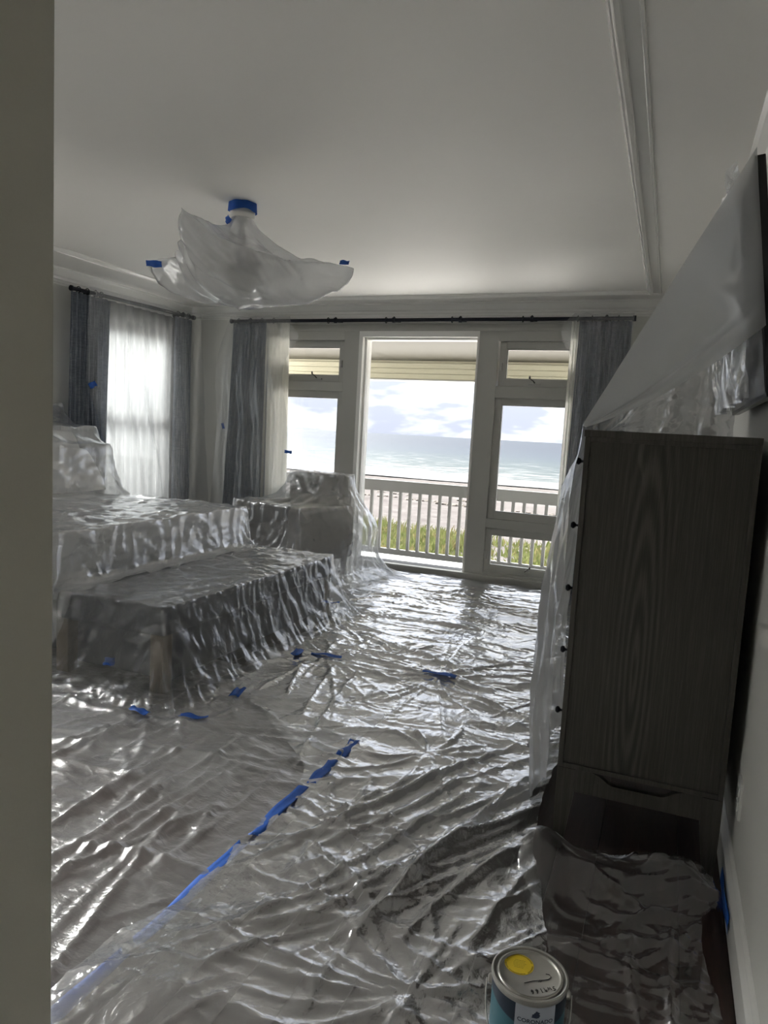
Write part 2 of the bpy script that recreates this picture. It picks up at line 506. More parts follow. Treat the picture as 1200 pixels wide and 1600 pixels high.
# numpy gradient noise
_perm = rng.permutation(512)
_grad = rng.normal(size=(512, 3))
_grad /= np.linalg.norm(_grad, axis=1)[:, None]
def pnoise(x, y, z=0.0):
    x, y, z = np.broadcast_arrays(np.asarray(x, float), np.asarray(y, float), np.asarray(z, float))
    xi, yi, zi = np.floor(x).astype(int), np.floor(y).astype(int), np.floor(z).astype(int)
    xf, yf, zf = x - xi, y - yi, z - zi
    u, v, w = [t * t * t * (t * (t * 6 - 15) + 10) for t in (xf, yf, zf)]
    def g(a, b, c_):
        h = _perm[(_perm[(_perm[(xi + a) & 511] + yi + b) & 511] + zi + c_) & 511]
        gr = _grad[h]
        return gr[..., 0] * (xf - a) + gr[..., 1] * (yf - b) + gr[..., 2] * (zf - c_)
    def L(a, b, t):
        return a + t * (b - a)
    return L(L(L(g(0, 0, 0), g(1, 0, 0), u), L(g(0, 1, 0), g(1, 1, 0), u), v), L(L(g(0, 0, 1), g(1, 0, 1), u), L(g(0, 1, 1), g(1, 1, 1), u), v), w)
def ridge(x, y, z=0.0, octv=3):
    s, a, t = 0.0, 1.0, 0.0
    for o_ in range(octv):
        s = s + a * (1 - np.abs(pnoise(x * 2 ** o_ + 7.3 * o_, y * 2 ** o_ - 3.1 * o_, z + o_)) * 2.2)
        t += a
        a *= 0.5
    return s / t

def normals(P):
    du = np.gradient(P, axis=0)
    dv = np.gradient(P, axis=1)
    n = np.cross(du, dv)
    return n / (np.linalg.norm(n, axis=-1, keepdims=True) + 1e-9)
def crinkle(P, amp, sc, seed=0.0, aniso=(1, 1, 1)):
    n = normals(P)
    x, y, z = P[..., 0] * sc * aniso[0], P[..., 1] * sc * aniso[1], P[..., 2] * sc * aniso[2]
    wx = pnoise(x * .6 + seed, y * .6, z * .6) * 1.2
    h = np.abs(pnoise(x + wx + seed, y - wx, z)) + 0.5 * np.abs(pnoise(2.1 * x + seed, 2.1 * y + wx, 2.1 * z)) 
    return P + n * (h[..., None] - 0.25) * amp

def tri(t):
    return np.abs((t % 1.0) - 0.5) * 2.0
def facets(U, V, seed, lams, slope, ang=(0, PI), n=5, mask=1.0):
    # sum of warped triangle waves: flat facets meeting in sharp creases
    r_ = np.random.default_rng(int(seed * 10) + 5)
    H_ = np.zeros(np.broadcast(U, V).shape)
    for q_ in range(n):
        lam = r_.uniform(*lams)
        a_ = r_.uniform(*ang)
        wx_ = pnoise(U / lam * .35 + q_ * 3.1 + seed, V / lam * .35, seed + q_)
        ph_ = (U * math.cos(a_) + V * math.sin(a_)) / lam + wx_ * 1.1 + r_.uniform()
        m_ = np.clip(pnoise(U / lam * .5 - q_, V / lam * .5 + seed, 2.0 * q_) * 2.2 * mask + .35, 0, 1)
        H_ += (tri(ph_) ** 1.4 - .4) * m_ * slope * lam * .5
    return H_
def upsample(P, k_=2):
    for ax in (0, 1):
        n0 = P.shape[ax]
        t0_ = np.linspace(0, n0 - 1, (n0 - 1) * k_ + 1)
        i_ = np.clip(np.floor(t0_).astype(int), 0, n0 - 2)
        f_ = t0_ - i_
        P_ = np.moveaxis(P, ax, 0)
        pm, p0, p1, p2 = P_[np.maximum(i_ - 1, 0)], P_[i_], P_[i_ + 1], P_[np.minimum(i_ + 2, n0 - 1)]
        f_ = f_[:, None, None]
        P_ = p0 + .5 * f_ * (p1 - pm + f_ * (2 * pm - 5 * p0 + 4 * p1 - p2 + f_ * (3 * (p0 - p1) + p2 - pm)))
        P = np.moveaxis(P_, 0, ax)
    return P
SHEETS = []
def film_top(x, y, r=.045):
    z_ = .012
    for V in SHEETS:
        d_ = (V[:, 0] - x) ** 2 + (V[:, 1] - y) ** 2
        m_ = (d_ < r * r) & (V[:, 2] < .16)
        if m_.any():
            z_ = max(z_, V[m_, 2].max())
    return z_
def crumple(P, size, seed, lams, slope, ang=(0, PI), n=5):
    U, V = np.meshgrid(np.linspace(0, size[0], P.shape[0]), np.linspace(0, size[1], P.shape[1]), indexing='ij')
    return P + normals(P) * facets(U, V, seed, lams, slope, ang, n)[..., None]

# position-based draping of a thin sheet over boxes and the floor
def drape(P, pin=None, boxes=(), steps=200, g=0.0009, sub=3, floor=0.006, damp=0.96, stretch=1.0, margin=0.008, fric=0.6, bend=0.15):
    P = P.copy()
    Q = P.copy()
    n, m = P.shape[:2]
    r0 = np.linalg.norm(P[1:] - P[:-1], axis=-1) * stretch
    r1 = np.linalg.norm(P[:, 1:] - P[:, :-1], axis=-1) * stretch
    rd = np.linalg.norm(P[1:, 1:] - P[:-1, :-1], axis=-1) * stretch
    re = np.linalg.norm(P[1:, :-1] - P[:-1, 1:], axis=-1) * stretch
    rb0 = np.linalg.norm(P[2:] - P[:-2], axis=-1) * stretch
    rb1 = np.linalg.norm(P[:, 2:] - P[:, :-2], axis=-1) * stretch
    W = np.ones((n, m, 1))
    if pin is not None:
        W[pin] = 0.0
        PP = P[pin].copy()
    def con(sa, sb, rest, par_axis, par, kk, only_long=True):
        A = P[sa][par]; Bq = P[sb][par]
        d = Bq - A
        L = np.linalg.norm(d, axis=-1, keepdims=True) + 1e-9
        diff = (L - rest[par][..., None]) / L
        if only_long:
            diff = np.where(diff > 0, diff, diff * 0.35)
        wa, wb = W[sa][par], W[sb][par]
        ws = wa + wb + 1e-9
        P[sa][par] += d * diff * kk * (wa / ws)
        P[sb][par] -= d * diff * kk * (wb / ws)
    ev0 = (slice(0, None, 2), slice(None)); od0 = (slice(1, None, 2), slice(None))
    ev1 = (slice(None), slice(0, None, 2)); od1 = (slice(None), slice(1, None, 2))
    S = slice
    for it in range(steps):
        V = (P - Q) * damp
        Q = P.copy()
        ZQ = P[..., 2].copy()
        V[..., 2] -= g
        P = P + V * W
        for s_ in range(sub):
            for par in (ev0, od0):
                con((S(None, -1), S(None)), (S(1, None), S(None)), r0, 0, par, 1.0)
            for par in (ev1, od1):
                con((S(None), S(None, -1)), (S(None), S(1, None)), r1, 1, par, 1.0)
            for par in (ev0, od0):
                con((S(None, -1), S(None, -1)), (S(1, None), S(1, None)), rd, 0, par, 0.6)
                con((S(1, None), S(None, -1)), (S(None, -1), S(1, None)), re, 0, par, 0.6)
            if bend > 0:
                for k0 in (S(0, None, 4), S(1, None, 4), S(2, None, 4), S(3, None, 4)):
                    con((S(None, -2), S(None)), (S(2, None), S(None)), rb0, 0, (k0, S(None)), bend, False)
                    con((S(None), S(None, -2)), (S(None), S(2, None)), rb1, 1, (S(None), k0), bend, False)
            for (cx, cy, cz, hx, hy, hz, rz) in boxes:
                ca, sa_ = math.cos(rz), math.sin(rz)
                dx, dy, dz = P[..., 0] - cx, P[..., 1] - cy, P[..., 2] - cz
                lx, ly = dx * ca + dy * sa_, -dx * sa_ + dy * ca
                px, py, pz = hx + margin - np.abs(lx), hy + margin - np.abs(ly), hz + margin - dz
                ins = (px > 0) & (py > 0) & (pz > 0) & (dz > -hz - margin)
                if not ins.any():
                    continue
                mn = np.minimum(np.minimum(px, py), pz)
                up_ = ZQ >= cz + hz - 0.012
                ux = ins & (px == mn) & ~up_; uy = ins & (py == mn) & ~ux & ~up_; uz = ins & ~ux & ~uy
                lx = np.where(ux, np.sign(lx) * (hx + margin), lx)
                ly = np.where(uy, np.sign(ly) * (hy + margin), ly)
                P[..., 0] = np.where(ins, cx + lx * ca - ly * sa_, P[..., 0])
                P[..., 1] = np.where(ins, cy + lx * sa_ + ly * ca, P[..., 1])
                P[..., 2] = np.where(uz, cz + hz + margin, P[..., 2])
                Q[ins] += (P[ins] - Q[ins]) * fric
            lowm = P[..., 2] < floor
            if lowm.any():
                P[..., 2] = np.where(lowm, floor, P[..., 2])
                Q[lowm] += (P[lowm] - Q[lowm]) * fric
            if pin is not None:
                P[pin] = PP
    return P

# ------------------------------------------------------------------ room shell
XL, XR, YN, YB, ZC = -5.0, 0.29, 0.52, 6.62, 2.60
# floor with planks
fl = struct(obj('floor', B(XL - .1, XR + .1, -2.2, YB + .12, -0.06, -0.012), 'floor_wood'), 'dark brown wooden floor')
bw = 0.125
i = 0
x = XR - 0.02
while x > XL:
    y = -2.2 + (0.9 * ((i * 37) % 11) / 11.0)
    ys = [-2.2]
    while y < YB:
        if y > -2.1:
            ys.append(y)
        y += 1.9 + 0.35 * ((i * 13) % 5)
    ys.append(YB)
    for a, b in zip(ys[:-1], ys[1:]):
        bm = B(x - bw + 0.002, x - 0.0005, a + 0.001, b - 0.001, -0.014, random.uniform(-0.0012, 0.0))
        obj('plank', bm, 'floor_wood', fl)
    x -= bw
    i += 1

struct(obj('ceiling', B(XL - .1, XR + .1, YN - .12, YB + .1, ZC, ZC + .1), 'ceiling_paint'))
struct(obj('wall_right', B(XR, XR + .1, -2.2, YB + .1, -0.06, ZC + .1), 'wall_paint'))
# left wall: window behind the sheer, plus an unseen opening added for light
WL = [(5.15, 6.28, 0.50, 2.36), (1.70, 2.66, 1.45, 2.40)]
bm = B((XL - .14, XL, YN - .12, WL[1][0], -0.06, ZC + .1), (XL - .14, XL, WL[1][1], WL[0][0], -0.06, ZC + .1), (XL - .14, XL, WL[0][1], YB + .1, -0.06, ZC + .1))
for a, b, c_, d_ in WL:
    box(bm, XL - .14, XL, a, b, -0.06, c_)
    box(bm, XL - .14, XL, a, b, d_, ZC + .1)
struct(obj('wall_left', bm, 'wall_paint'))
BX0, BX1, BZ1 = -4.02, -0.66, 2.36
bm = B((XL - .1, BX0, YB, YB + .16, -0.06, ZC + .1), (BX1, XR + .1, YB, YB + .16, -0.06, ZC + .1), (BX0, BX1, YB, YB + .16, BZ1, ZC + .1))
struct(obj('wall_back', bm, 'wall_paint'))
DX0 = -0.552
bm = B((XL, DX0 - .02, YN - .12, YN, -0.06, ZC + .1), (DX0 - .02, XR, YN - .12, YN, 2.12, ZC + .1))
struct(obj('wall_front', bm, 'wall_paint'))
# unseen hallway behind the viewer; side-wall opening added to let fill light in
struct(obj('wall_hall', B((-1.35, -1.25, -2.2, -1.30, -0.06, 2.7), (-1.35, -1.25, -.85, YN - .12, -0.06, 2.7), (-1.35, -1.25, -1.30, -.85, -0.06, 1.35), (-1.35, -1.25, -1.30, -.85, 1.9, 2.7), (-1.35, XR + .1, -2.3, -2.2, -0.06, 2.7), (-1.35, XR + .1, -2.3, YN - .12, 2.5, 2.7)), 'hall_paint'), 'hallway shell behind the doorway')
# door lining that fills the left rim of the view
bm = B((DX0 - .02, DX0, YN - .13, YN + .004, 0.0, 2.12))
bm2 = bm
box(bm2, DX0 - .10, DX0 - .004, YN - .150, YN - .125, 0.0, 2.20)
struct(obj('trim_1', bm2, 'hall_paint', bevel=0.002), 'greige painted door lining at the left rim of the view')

# crown moulding, ceiling picture-frame moulding, baseboards
crown = [(0, 0), (0.095, 0), (0.095, -0.012), (0.080, -0.020), (0.066, -0.038), (0.050, -0.060), (0.034, -0.070), (0.030, -0.088), (0.016, -0.092), (0.014, -0.112), (0.006, -0.116), (0.006, -0.130), (0, -0.130)]
def crown_run(name, p0, p1, nrm):
    struct(obj(name, extrude_profile(bmesh.new(), crown, p0, p1, nrm), 'trim_paint'))
crown_run('trim_2', (XL, YB, ZC), (XR, YB, ZC), (0, -1, 0))
crown_run('trim_3', (XL, YN, ZC), (XL, YB, ZC), (1, 0, 0))
crown_run('trim_4', (XR, YN, ZC), (XR, YB, ZC), (-1, 0, 0))
crown_run('trim_5', (XL, YN, ZC), (XR, YN, ZC), (0, 1, 0))
# frame on ceiling: stepped profile swept around a mitred rectangle
fx0, fx1, fy0, fy1 = -4.45, -0.18, 1.05, 6.28
prof = [(0, 0), (0.002, -0.012), (0.012, -0.014), (0.014, -0.008), (0.062, -0.008), (0.066, -0.020), (0.080, -0.030), (0.088, -0.024), (0.094, -0.026), (0.104, -0.010), (0.104, 0)]
bm = bmesh.new()
loops = []
for q, h in prof:
    loops.append([bm.verts.new(p) for p in ((fx0 + q, fy0 + q, ZC + h), (fx1 - q, fy0 + q, ZC + h), (fx1 - q, fy1 - q, ZC + h), (fx0 + q, fy1 - q, ZC + h))])
for a in range(len(loops) - 1):
    for j in range(4):
        bm.faces.new((loops[a][j], loops[a][(j + 1) % 4], loops[a + 1][(j + 1) % 4], loops[a + 1][j]))
simple('gloss_trim_paint', (0.86, 0.855, 0.83), 0.12, var=0.015, nscale=2, bump=0.02, bscale=40, spec=0.7)
struct(obj('trim_6', bm, 'gloss_trim_paint'), 'rectangular raised frame moulding on the ceiling')
base = [(0, 0), (0.018, 0), (0.018, 0.10), (0.013, 0.108), (0.015, 0.116), (0.009, 0.128), (0.010, 0.136), (0.004, 0.146), (0, 0.148)]
struct(obj('baseboard_right', extrude_profile(bmesh.new(), base, (XR, YN - .5, 0), (XR, YB, 0), (-1, 0, 0)), 'trim_paint'))
struct(obj('baseboard_left', extrude_profile(bmesh.new(), base, (XL, YN, 0), (XL, YB, 0), (1, 0, 0)), 'trim_paint'))
struct(obj('baseboard_back', extrude_profile(bmesh.new(), base, (XL, YB, 0), (BX0 - .02, YB, 0), (0, -1, 0)), 'trim_paint'))

# ------------------------------------------------------------------ back windows
YF = YB - 0.03        # face of the casing
def crank(parent, x, y, z, flip=1):
    h = obj('crank_handle', B(x - .055, x + .055, y - .022, y, z, z + .014), 'frame_paint', parent, bevel=0.003)
    bm = bmesh.new()
    tube(bm, [(x, y - .012, z + .010), (x - .01 * flip, y - .03, z + .03), (x - .045 * flip, y - .035, z + .055)], [.006, .005, .005], 8)
    tube(bm, [(x - .045 * flip, y - .035, z + .050), (x - .047 * flip, y - .036, z + .078)], .008, 8)
    obj('lever', bm, 'brass_dark', h, smooth=True)
def lite(parent, x0, x1, z0, z1, w=0.062, pane=True):
    """a sash with its pane; x0..z1 is the outside of the sash"""
    s = obj('sash', ring_xz(bmesh.new(), x0, x1, z0, z1, w, YB + .004, YB + .055), 'frame_paint', parent, bevel=0.003)
    obj('glazing_bead', ring_xz(bmesh.new(), x0 + w - .001, x1 - w + .001, z0 + w - .001, z1 - w + .001, .012, YB + .018, YB + .05), 'frame_paint', s)
    obj('pane', B(x0 + w + .004, x1 - w - .004, YB + .03, YB + .035, z0 + w + .004, z1 - w - .004), 'window_glass', s)
    return s
w1 = struct(thing('window_1', 'x', 'x')); w2 = struct(thing('window_2', 'x', 'x')); w3 = struct(thing('window_3', 'x', 'x'))
for w_, l_ in ((w1, 'grey framed window left of the tall middle pane'), (w2, 'tall middle window with deep white jambs'), (w3, 'grey framed three-lite window right of the tall pane')):
    del w_['category']
    w_['label'] = l_
# posts / rails of the bank
obj('frame', B((-3.115, -2.955, YF, YB + .13, 0.0, BZ1), (BX0, -3.955, YF, YB + .13, 0.0, BZ1), (-3.955, -3.115, YF, YB + .13, 1.752, 1.845), (-3.955, -3.115, YF, YB + .13, 0.52, 0.60),
               (-3.955, -3.115, YF, YB + .13, 2.255, BZ1), (-3.955, -3.115, YF, YB + .13, 0.0, 0.10)), 'frame_paint', w1, bevel=0.003)
lite(w1, -3.955, -3.115, 1.845, 2.255)
lite(w1, -3.955, -3.115, 0.60, 1.752)
lite(w1, -3.955, -3.115, 0.10, 0.52)
crank(w1, -3.42, YB + .005, 1.865, 1)
obj('latch', B(-3.165, -3.140, YB - .02, YB + .004, 1.99, 2.06), 'frame_paint', w1, bevel=0.003)
obj('frame', B((-1.735, -1.555, YF, YB + .13, 0.0, BZ1), (-0.735, BX1, YF, YB + .13, 0.0, BZ1), (-1.555, -0.735, YF, YB + .13, 1.740, 1.845), (-1.555, -0.735, YF, YB + .13, 0.525, 0.612),
               (-1.555, -0.735, YF, YB + .13, 2.255, BZ1), (-1.555, -0.735, YF, YB + .13, 0.0, 0.10)), 'frame_paint', w3, bevel=0.003)
lite(w3, -1.545, -0.735, 1.850, 2.252)
lite(w3, -1.560, -0.735, 0.612, 1.745)
lite(w3, -1.575, -0.735, 0.100, 0.525)
crank(w3, -1.20, YB + .005, 1.868, 1)
crank(w3, -1.16, YB + .005, 0.125, -1)
obj('latch', B(-1.535, -1.510, YB - .02, YB + .004, 1.99, 2.06), 'frame_paint', w3, bevel=0.003)
obj('latch', B(-1.535, -1.510, YB - .02, YB + .004, 0.72, 0.80), 'frame_paint', w3, bevel=0.003)
obj('latch', B(-1.56, -1.535, YB - .02, YB + .004, 0.22, 0.30), 'frame_paint', w3, bevel=0.003)
# tall middle opening
bm = B((-2.955, -2.915, YF - .005, YB + .15, 0.06, 2.29), (-2.915, -2.895, YB + .03, YB + .15, 0.06, 2.27), (-1.755, -1.735, YF - .005, YB + .15, 0.06, 2.29),
       (-2.955, -1.735, YF - .005, YB + .15, 2.29, BZ1), (-2.915, -1.755, YB + .03, YB + .15, 2.27, 2.29))
obj('frame', bm, 'trim_paint', w2, bevel=0.002)
obj('pane', B(-2.893, -1.757, YB + .085, YB + .091, 0.085, 2.268), 'window_glass', w2)
bm = B((-2.955, -1.735, YF - .01, YB + .16, 0.0, 0.062))
for q in range(4):
    box(bm, -2.93, -1.74, YB + .02 + .036 * q, YB + .03 + .036 * q, 0.062, 0.078)
obj('sill_track', bm, 'track_metal', w2)
# head casing and sill along the bank
struct(obj('trim_7', B((BX0 - .06, BX1 + .06, YB - .04, YB, 2.345, 2.375), (BX0 - .04, BX1 + .04, YB - .03, YB, 2.375, 2.41), (BX0 - .06, BX1 + .06, YB - .046, YB, 2.41, 2.425)), 'frame_paint', bevel=0.003), 'grey head casing over the back windows')
struct(obj('trim_8', B((BX0 - .06, BX1 + .02, YB - .06, YB + .02, 0.0, 0.06), (BX0 - .06, BX1 + .02, YB - .075, YB + .0, 0.06, 0.075)), 'frame_paint', bevel=0.003), 'low grey sill board under the back windows')

# ------------------------------------------------------------------ left windows, the near one unseen and added for light
for wi, (a, b, LZ0, LZ1) in enumerate(WL):
    w_ = struct(thing('window_%d' % (4 + wi), 'x', 'x'))
    del w_['category']
    w_['label'] = ('window behind the white sheer on the left wall', 'added unseen high window lighting the room from the left wall')[wi]
    obj('frame', ring_yz(bmesh.new(), a, b, LZ0, LZ1, .05, XL - .13, XL + .015), 'trim_paint', w_, bevel=0.003)
    zm = (LZ0 + LZ1) / 2
    for z0, z1 in ((LZ0 + .05, zm), (zm, LZ1 - .05)):
        s = obj('sash', ring_yz(bmesh.new(), a + .05, b - .05, z0, z1, .045, XL - .09, XL - .05), 'trim_paint', w_, bevel=0.003)
        obj('pane', B(XL - .072, XL - .068, a + .095, b - .095, z0 + .045, z1 - .045), 'window_glass', s)

# ------------------------------------------------------------------ outside
struct(obj('porch_deck', B(-14, 8, YB + .16, 9.1, -0.34, -0.28), 'deck_wood'), 'grey porch deck outside the back windows')
roof = struct(bpy.data.objects.new('porch_roof', None), 'cream porch ceiling and beam above the view of the sea')
COL.objects.link(roof)
bm = bmesh.new()
v_ = [bm.verts.new(p) for p in ((-14, YB + .16, 2.36), (8, YB + .16, 2.36), (8, 9.0, 2.225), (-14, 9.0, 2.225), (-14, YB + .16, 2.50), (8, YB + .16, 2.50), (8, 9.0, 2.40), (-14, 9.0, 2.40))]
for f_ in ((0, 3, 2, 1), (4, 5, 6, 7), (0, 1, 5, 4), (1, 2, 6, 5), (2, 3, 7, 6), (3, 0, 4, 7)):
    bm.faces.new([v_[i] for i in f_])
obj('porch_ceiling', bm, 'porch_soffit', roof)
for q in range(3):
    obj('beam_board', B(-14, 8, 8.40 - .006 * (2 - q), 8.60, 2.035 + .066 * q, 2.035 + .066 * q + .064), 'porch_paint', roof, bevel=0.003)
obj('beam_core', B(-14, 8, 8.42, 8.58, 2.04, 2.26), 'porch_paint', roof)
obj('drip_edge', B(-14, 8, 8.38, 8.62, 2.020, 2.034), 'frame_paint', roof)
rail = thing('porch_railing', 'white porch railing with square balusters facing the beach', 'railing', (-3.0, 8.4, -0.28))
def rl(name, *a):
    q = list(a)
    q[0] += 3.0; q[1] += 3.0; q[2] -= 8.4; q[3] -= 8.4; q[4] += .28; q[5] += .28
    return obj(name, B(*q), 'rail_paint', rail)
rl('top_rail', -12, 6, 8.39, 8.45, 0.63, 0.77)
rl('bottom_rail', -12, 6, 8.39, 8.45, -0.17, -0.10)
bal = None
nb = 0
xx = -7.0
while xx < 1.6:
    if bal is None:
        bal = rl('baluster', xx - .018, xx + .018, 8.402, 8.438, -0.10, 0.63)
        bx0_ = xx
    else:
        b2 = bal.copy()
        COL.objects.link(b2)
        b2.location = (xx - bx0_, 0, 0)
    xx += 0.130
for px_ in (-6.6, -0.35, 3.0):
    rl('post', px_ - .05, px_ + .05, 8.37, 8.47, -0.28, 0.80)
# beach, sea, wrack line, dune grass
nx_, ny_ = 160, 90
gx = np.linspace(-110, 70, nx_)
gy = 9.5 + (np.linspace(0, 1, ny_) ** 1.6) * 92
X_, Y_ = np.meshgrid(gx, gy, indexing='ij')
Z_ = -3.55 - 0.55 * np.clip((Y_ - 55) / 30, 0, 1.6) + 0.10 * pnoise(X_ * .25, Y_ * .25) + 0.05 * pnoise(X_ * .9, Y_ * .9) + 0.25 * np.exp(-((Y_ - 30) / 6) ** 2)
struct(grid_obj('beach', np.stack([X_, Y_, Z_], -1), 'beach_sand'), 'pale sandy beach beyond the railing')
gx = np.linspace(-70, 50, 70)  # unseen bright ground, added to bounce daylight up to the ceiling
gy = np.linspace(-40, 25.5, 60)
X_, Y_ = np.meshgrid(gx, gy, indexing='ij')
Z_ = -3.46 + 0.10 * pnoise(X_ * .25, Y_ * .25) + .05 * pnoise(X_ * .8, Y_ * .8)
struct(grid_obj('bounce_ground', np.stack([X_, Y_, Z_], -1), 'bounce_sand'), 'unseen bright sand around the house added to bounce light in')
gx = np.linspace(-1, 1, 220)
gy = np.linspace(0, 1, 260)
U_, V_ = np.meshgrid(gx, gy, indexing='ij')
Y_ = 82 + 3.0 * V_ * 60 + (V_ ** 4) * 5200
X_ = -60 + U_ * (150 + Y_ * 1.2)
amp = 0.38 * np.exp(-((Y_ - 120) / 70.0) ** 2) + 0.05
Z_ = -4.05 + amp * (ridge(X_ * .03, Y_ * .09, 0, 3) - 0.35) 
Z_ = np.where(Y_ > 500, -4.05, Z_)
struct(grid_obj('ocean', np.stack([X_, Y_, Z_], -1), 'sea_water'), 'grey-blue ocean with white breaking waves')
bm = bmesh.new()
for q in range(120):
    xq = random.uniform(-70, 20)
    yq = 50 + 1.2 * math.sin(xq * .21) + random.gauss(0, .35) + (3.5 if random.random() < .18 else 0)
    for w_ in range(5):
        lathe(bm, [(0.0, 0.0), (random.uniform(.10, .28), .03), (random.uniform(.06, .2), random.uniform(.06, .12)), (0.0, .13)], (xq + random.uniform(-.8, .8), yq + random.gauss(0, .12), -3.57), 6)
o = obj('wrack_line', bm, 'wrack')
o['kind'] = 'stuff'
tag(o, 'thin brown line of seaweed washed up along the beach', 'seaweed')
def grass_clumps(name, n, yr, hgt, label):
    V, F = [], []
    for q in range(n):
        yq = random.uniform(*yr)
        xq = random.uniform(-yq * 0.75, 1.5)
        dens = 0.5 + 0.5 * math.sin(xq * .45 + 1.0) + 0.3 * math.sin(xq * 1.3)
        if random.random() > 0.45 + dens * .5:
            continue
        for b_ in range(14):
            a = random.uniform(0, 2 * PI)
            r_ = random.uniform(0, .45)
            h_ = hgt * random.uniform(.35, 1.0) * (0.6 + .4 * dens)
            bx_, by_ = xq + r_ * math.cos(a), yq + r_ * math.sin(a)
            lx_, ly_ = random.gauss(0, .3) * h_, random.gauss(0, .3) * h_
            wq = random.uniform(.025, .06)
            z0 = -3.40
            i0 = len(V)
            V += [(bx_ - wq, by_, z0), (bx_ + wq, by_ + .02, z0), (bx_ + lx_ * .4 - wq * .7, by_ + ly_ * .4, z0 + h_ * .6), (bx_ + lx_ * .4 + wq * .7, by_ + ly_ * .4, z0 + h_ * .6), (bx_ + lx_, by_ + ly_, z0 + h_)]
            F += [(i0, i0 + 1, i0 + 3, i0 + 2), (i0 + 2, i0 + 3, i0 + 4)]
    me = bpy.data.meshes.new(name)
    me.from_pydata(V, [], F)
    o = new_obj(name, me, 'dune_grass')
    o['kind'] = 'stuff'
    return tag(o, label, 'grass')
grass_clumps('dune_grass', 1300, (25, 32), 0.85, 'green and straw dune grass growing below the railing')

# ------------------------------------------------------------------ curtain rods and curtains
def curtain_rod(label, p0, p1, wall_dir, brackets, rings_at):
    p0, p1 = Vector(p0), Vector(p1)
    t = thing('curtain_rod', label, 'curtain rod', p0)
    d = (p1 - p0)
    bm = tube(bmesh.new(), [(0, 0, 0), d], .017, 14)
    obj('pole', bm, 'black_metal', t, smooth='auto')
    for s, e in ((0, -1), (1, 1)):
        bm = bmesh.new()
        dn = d.normalized()
        c_ = d * s
        tube(bm, [c_ - dn * .006, c_ + dn * e * .02], .024, 14)
        obj('finial', bm, 'black_metal', t, smooth='auto')
    wd = Vector(wall_dir)
    for q in brackets:
        c_ = d * q
        bm = bmesh.new()
        tube(bm, [c_, c_ + wd * .112], .009, 8)
        tube(bm, [c_ + wd * .108, c_ + wd * .118], .028, 14)
        tube(bm, [c_ - d.normalized() * .012, c_ + d.normalized() * .012], .026, 16)
        tube(bm, [c_ + Vector((0, 0, .015)), c_ + Vector((0, 0, .032))], .008, 8)
        obj('bracket', bm, 'black_metal', t, smooth='auto')
    for q in rings_at:
        c_ = d * q
        dn = d.normalized()
        a, b = frame_of(dn)
        bm = bmesh.new()
        pts = [c_ + (a * math.cos(w) + b * math.sin(w)) * .026 for w in np.linspace(0, 2 * PI, 17)]
        tube(bm, pts, .004, 6, cap=False)
        obj('ring', bm, 'black_metal', t, smooth=True)
    return t
RY = YB - .12
curtain_rod('long black curtain rod across the back windows', (-4.38, RY, 2.435), (-0.39, RY, 2.435), (0, 1, 0), (0.055, 0.30, 0.455, 0.62, 0.785, 0.945), (0.02, 0.09, 0.125, 0.28, 0.435, 0.60, 0.765, 0.885, 0.915, 0.97))
RXL = XL + .12
curtain_rod('black curtain rod over the sheer on the left wall', (RXL, 4.83, 2.445), (RXL, 6.50, 2.475), (-1, 0, 0), (0.16, 0.90), (0.04, 0.10, 0.2, 0.85, 0.95))

def curtain(name, a, b, za, zb, out, nf, amp, label, cat, mat, a2=None, b2=None, seed=0.0, group=None, res=10, thick=0.004):
    """pleated panel between points a and b (x, y) hung from za down to zb; out = direction of the folds"""
    nu, nv = nf * res + 1, 60
    u = np.linspace(0, 1, nu)[:, None]
    v = np.linspace(0, 1, nv)[None, :]
    a2 = a if a2 is None else a2
    b2 = b if b2 is None else b2
    vv = v ** 1.3
    ax = a[0] * (1 - vv) + a2[0] * vv; ay = a[1] * (1 - vv) + a2[1] * vv
    bx_ = b[0] * (1 - vv) + b2[0] * vv; by_ = b[1] * (1 - vv) + b2[1] * vv
    wob = 0.10 * pnoise(u * nf * .55 + seed, v * 1.5 + seed, seed) * (0.3 + v)
    ph = (u + wob * .25) * nf * 2 * PI + 0.7 * pnoise(u * 4 + seed, v * 0.8, 3.0)
    am = amp * (0.75 + 0.5 * pnoise(u * nf * .5, seed, 1.0)) * (0.85 + .35 * v)
    fold = np.sin(ph) + 0.28 * np.sin(2 * ph + 1.0)
    lat = 0.3 * np.cos(ph) * am
    D = Vector((b[0] - a[0], b[1] - a[1], 0)).normalized()
    X = ax + (bx_ - ax) * u + out[0] * am * fold + D.x * lat
    Y = ay + (by_ - ay) * u + out[1] * am * fold + D.y * lat
    Z = za + (zb - za) * v + 0 * u
    P = np.stack(np.broadcast_arrays(X, Y, Z), -1)
    o = grid_obj(name, P, mat, thick=thick)
    return tag(o, label, cat, group)
CY = RY - .005
curtain('curtain', (-4.36, CY), (-3.945, CY), 2.415, 0.02, (0, -1), 11, .030, 'blue-grey linen curtain left of the back windows', 'curtain', 'curtain_linen', (-4.46, CY), (-3.93, CY), 2.0, 'blue-grey curtains')
curtain('curtain', (-0.835, CY), (-0.405, CY), 2.415, 0.02, (0, -1), 11, .030, 'blue-grey linen curtain right of the back windows', 'curtain', 'curtain_linen', (-0.86, CY), (-0.36, CY), 5.0, 'blue-grey curtains')
CX = RXL + .005
curtain('curtain', (CX, 4.80), (CX, 5.26), 2.42, 0.02, (1, 0), 9, .032, 'blue-grey curtain beside the headboard on the left wall', 'curtain', 'curtain_linen', (CX, 4.74), (CX, 5.20), 8.0, 'blue-grey curtains')
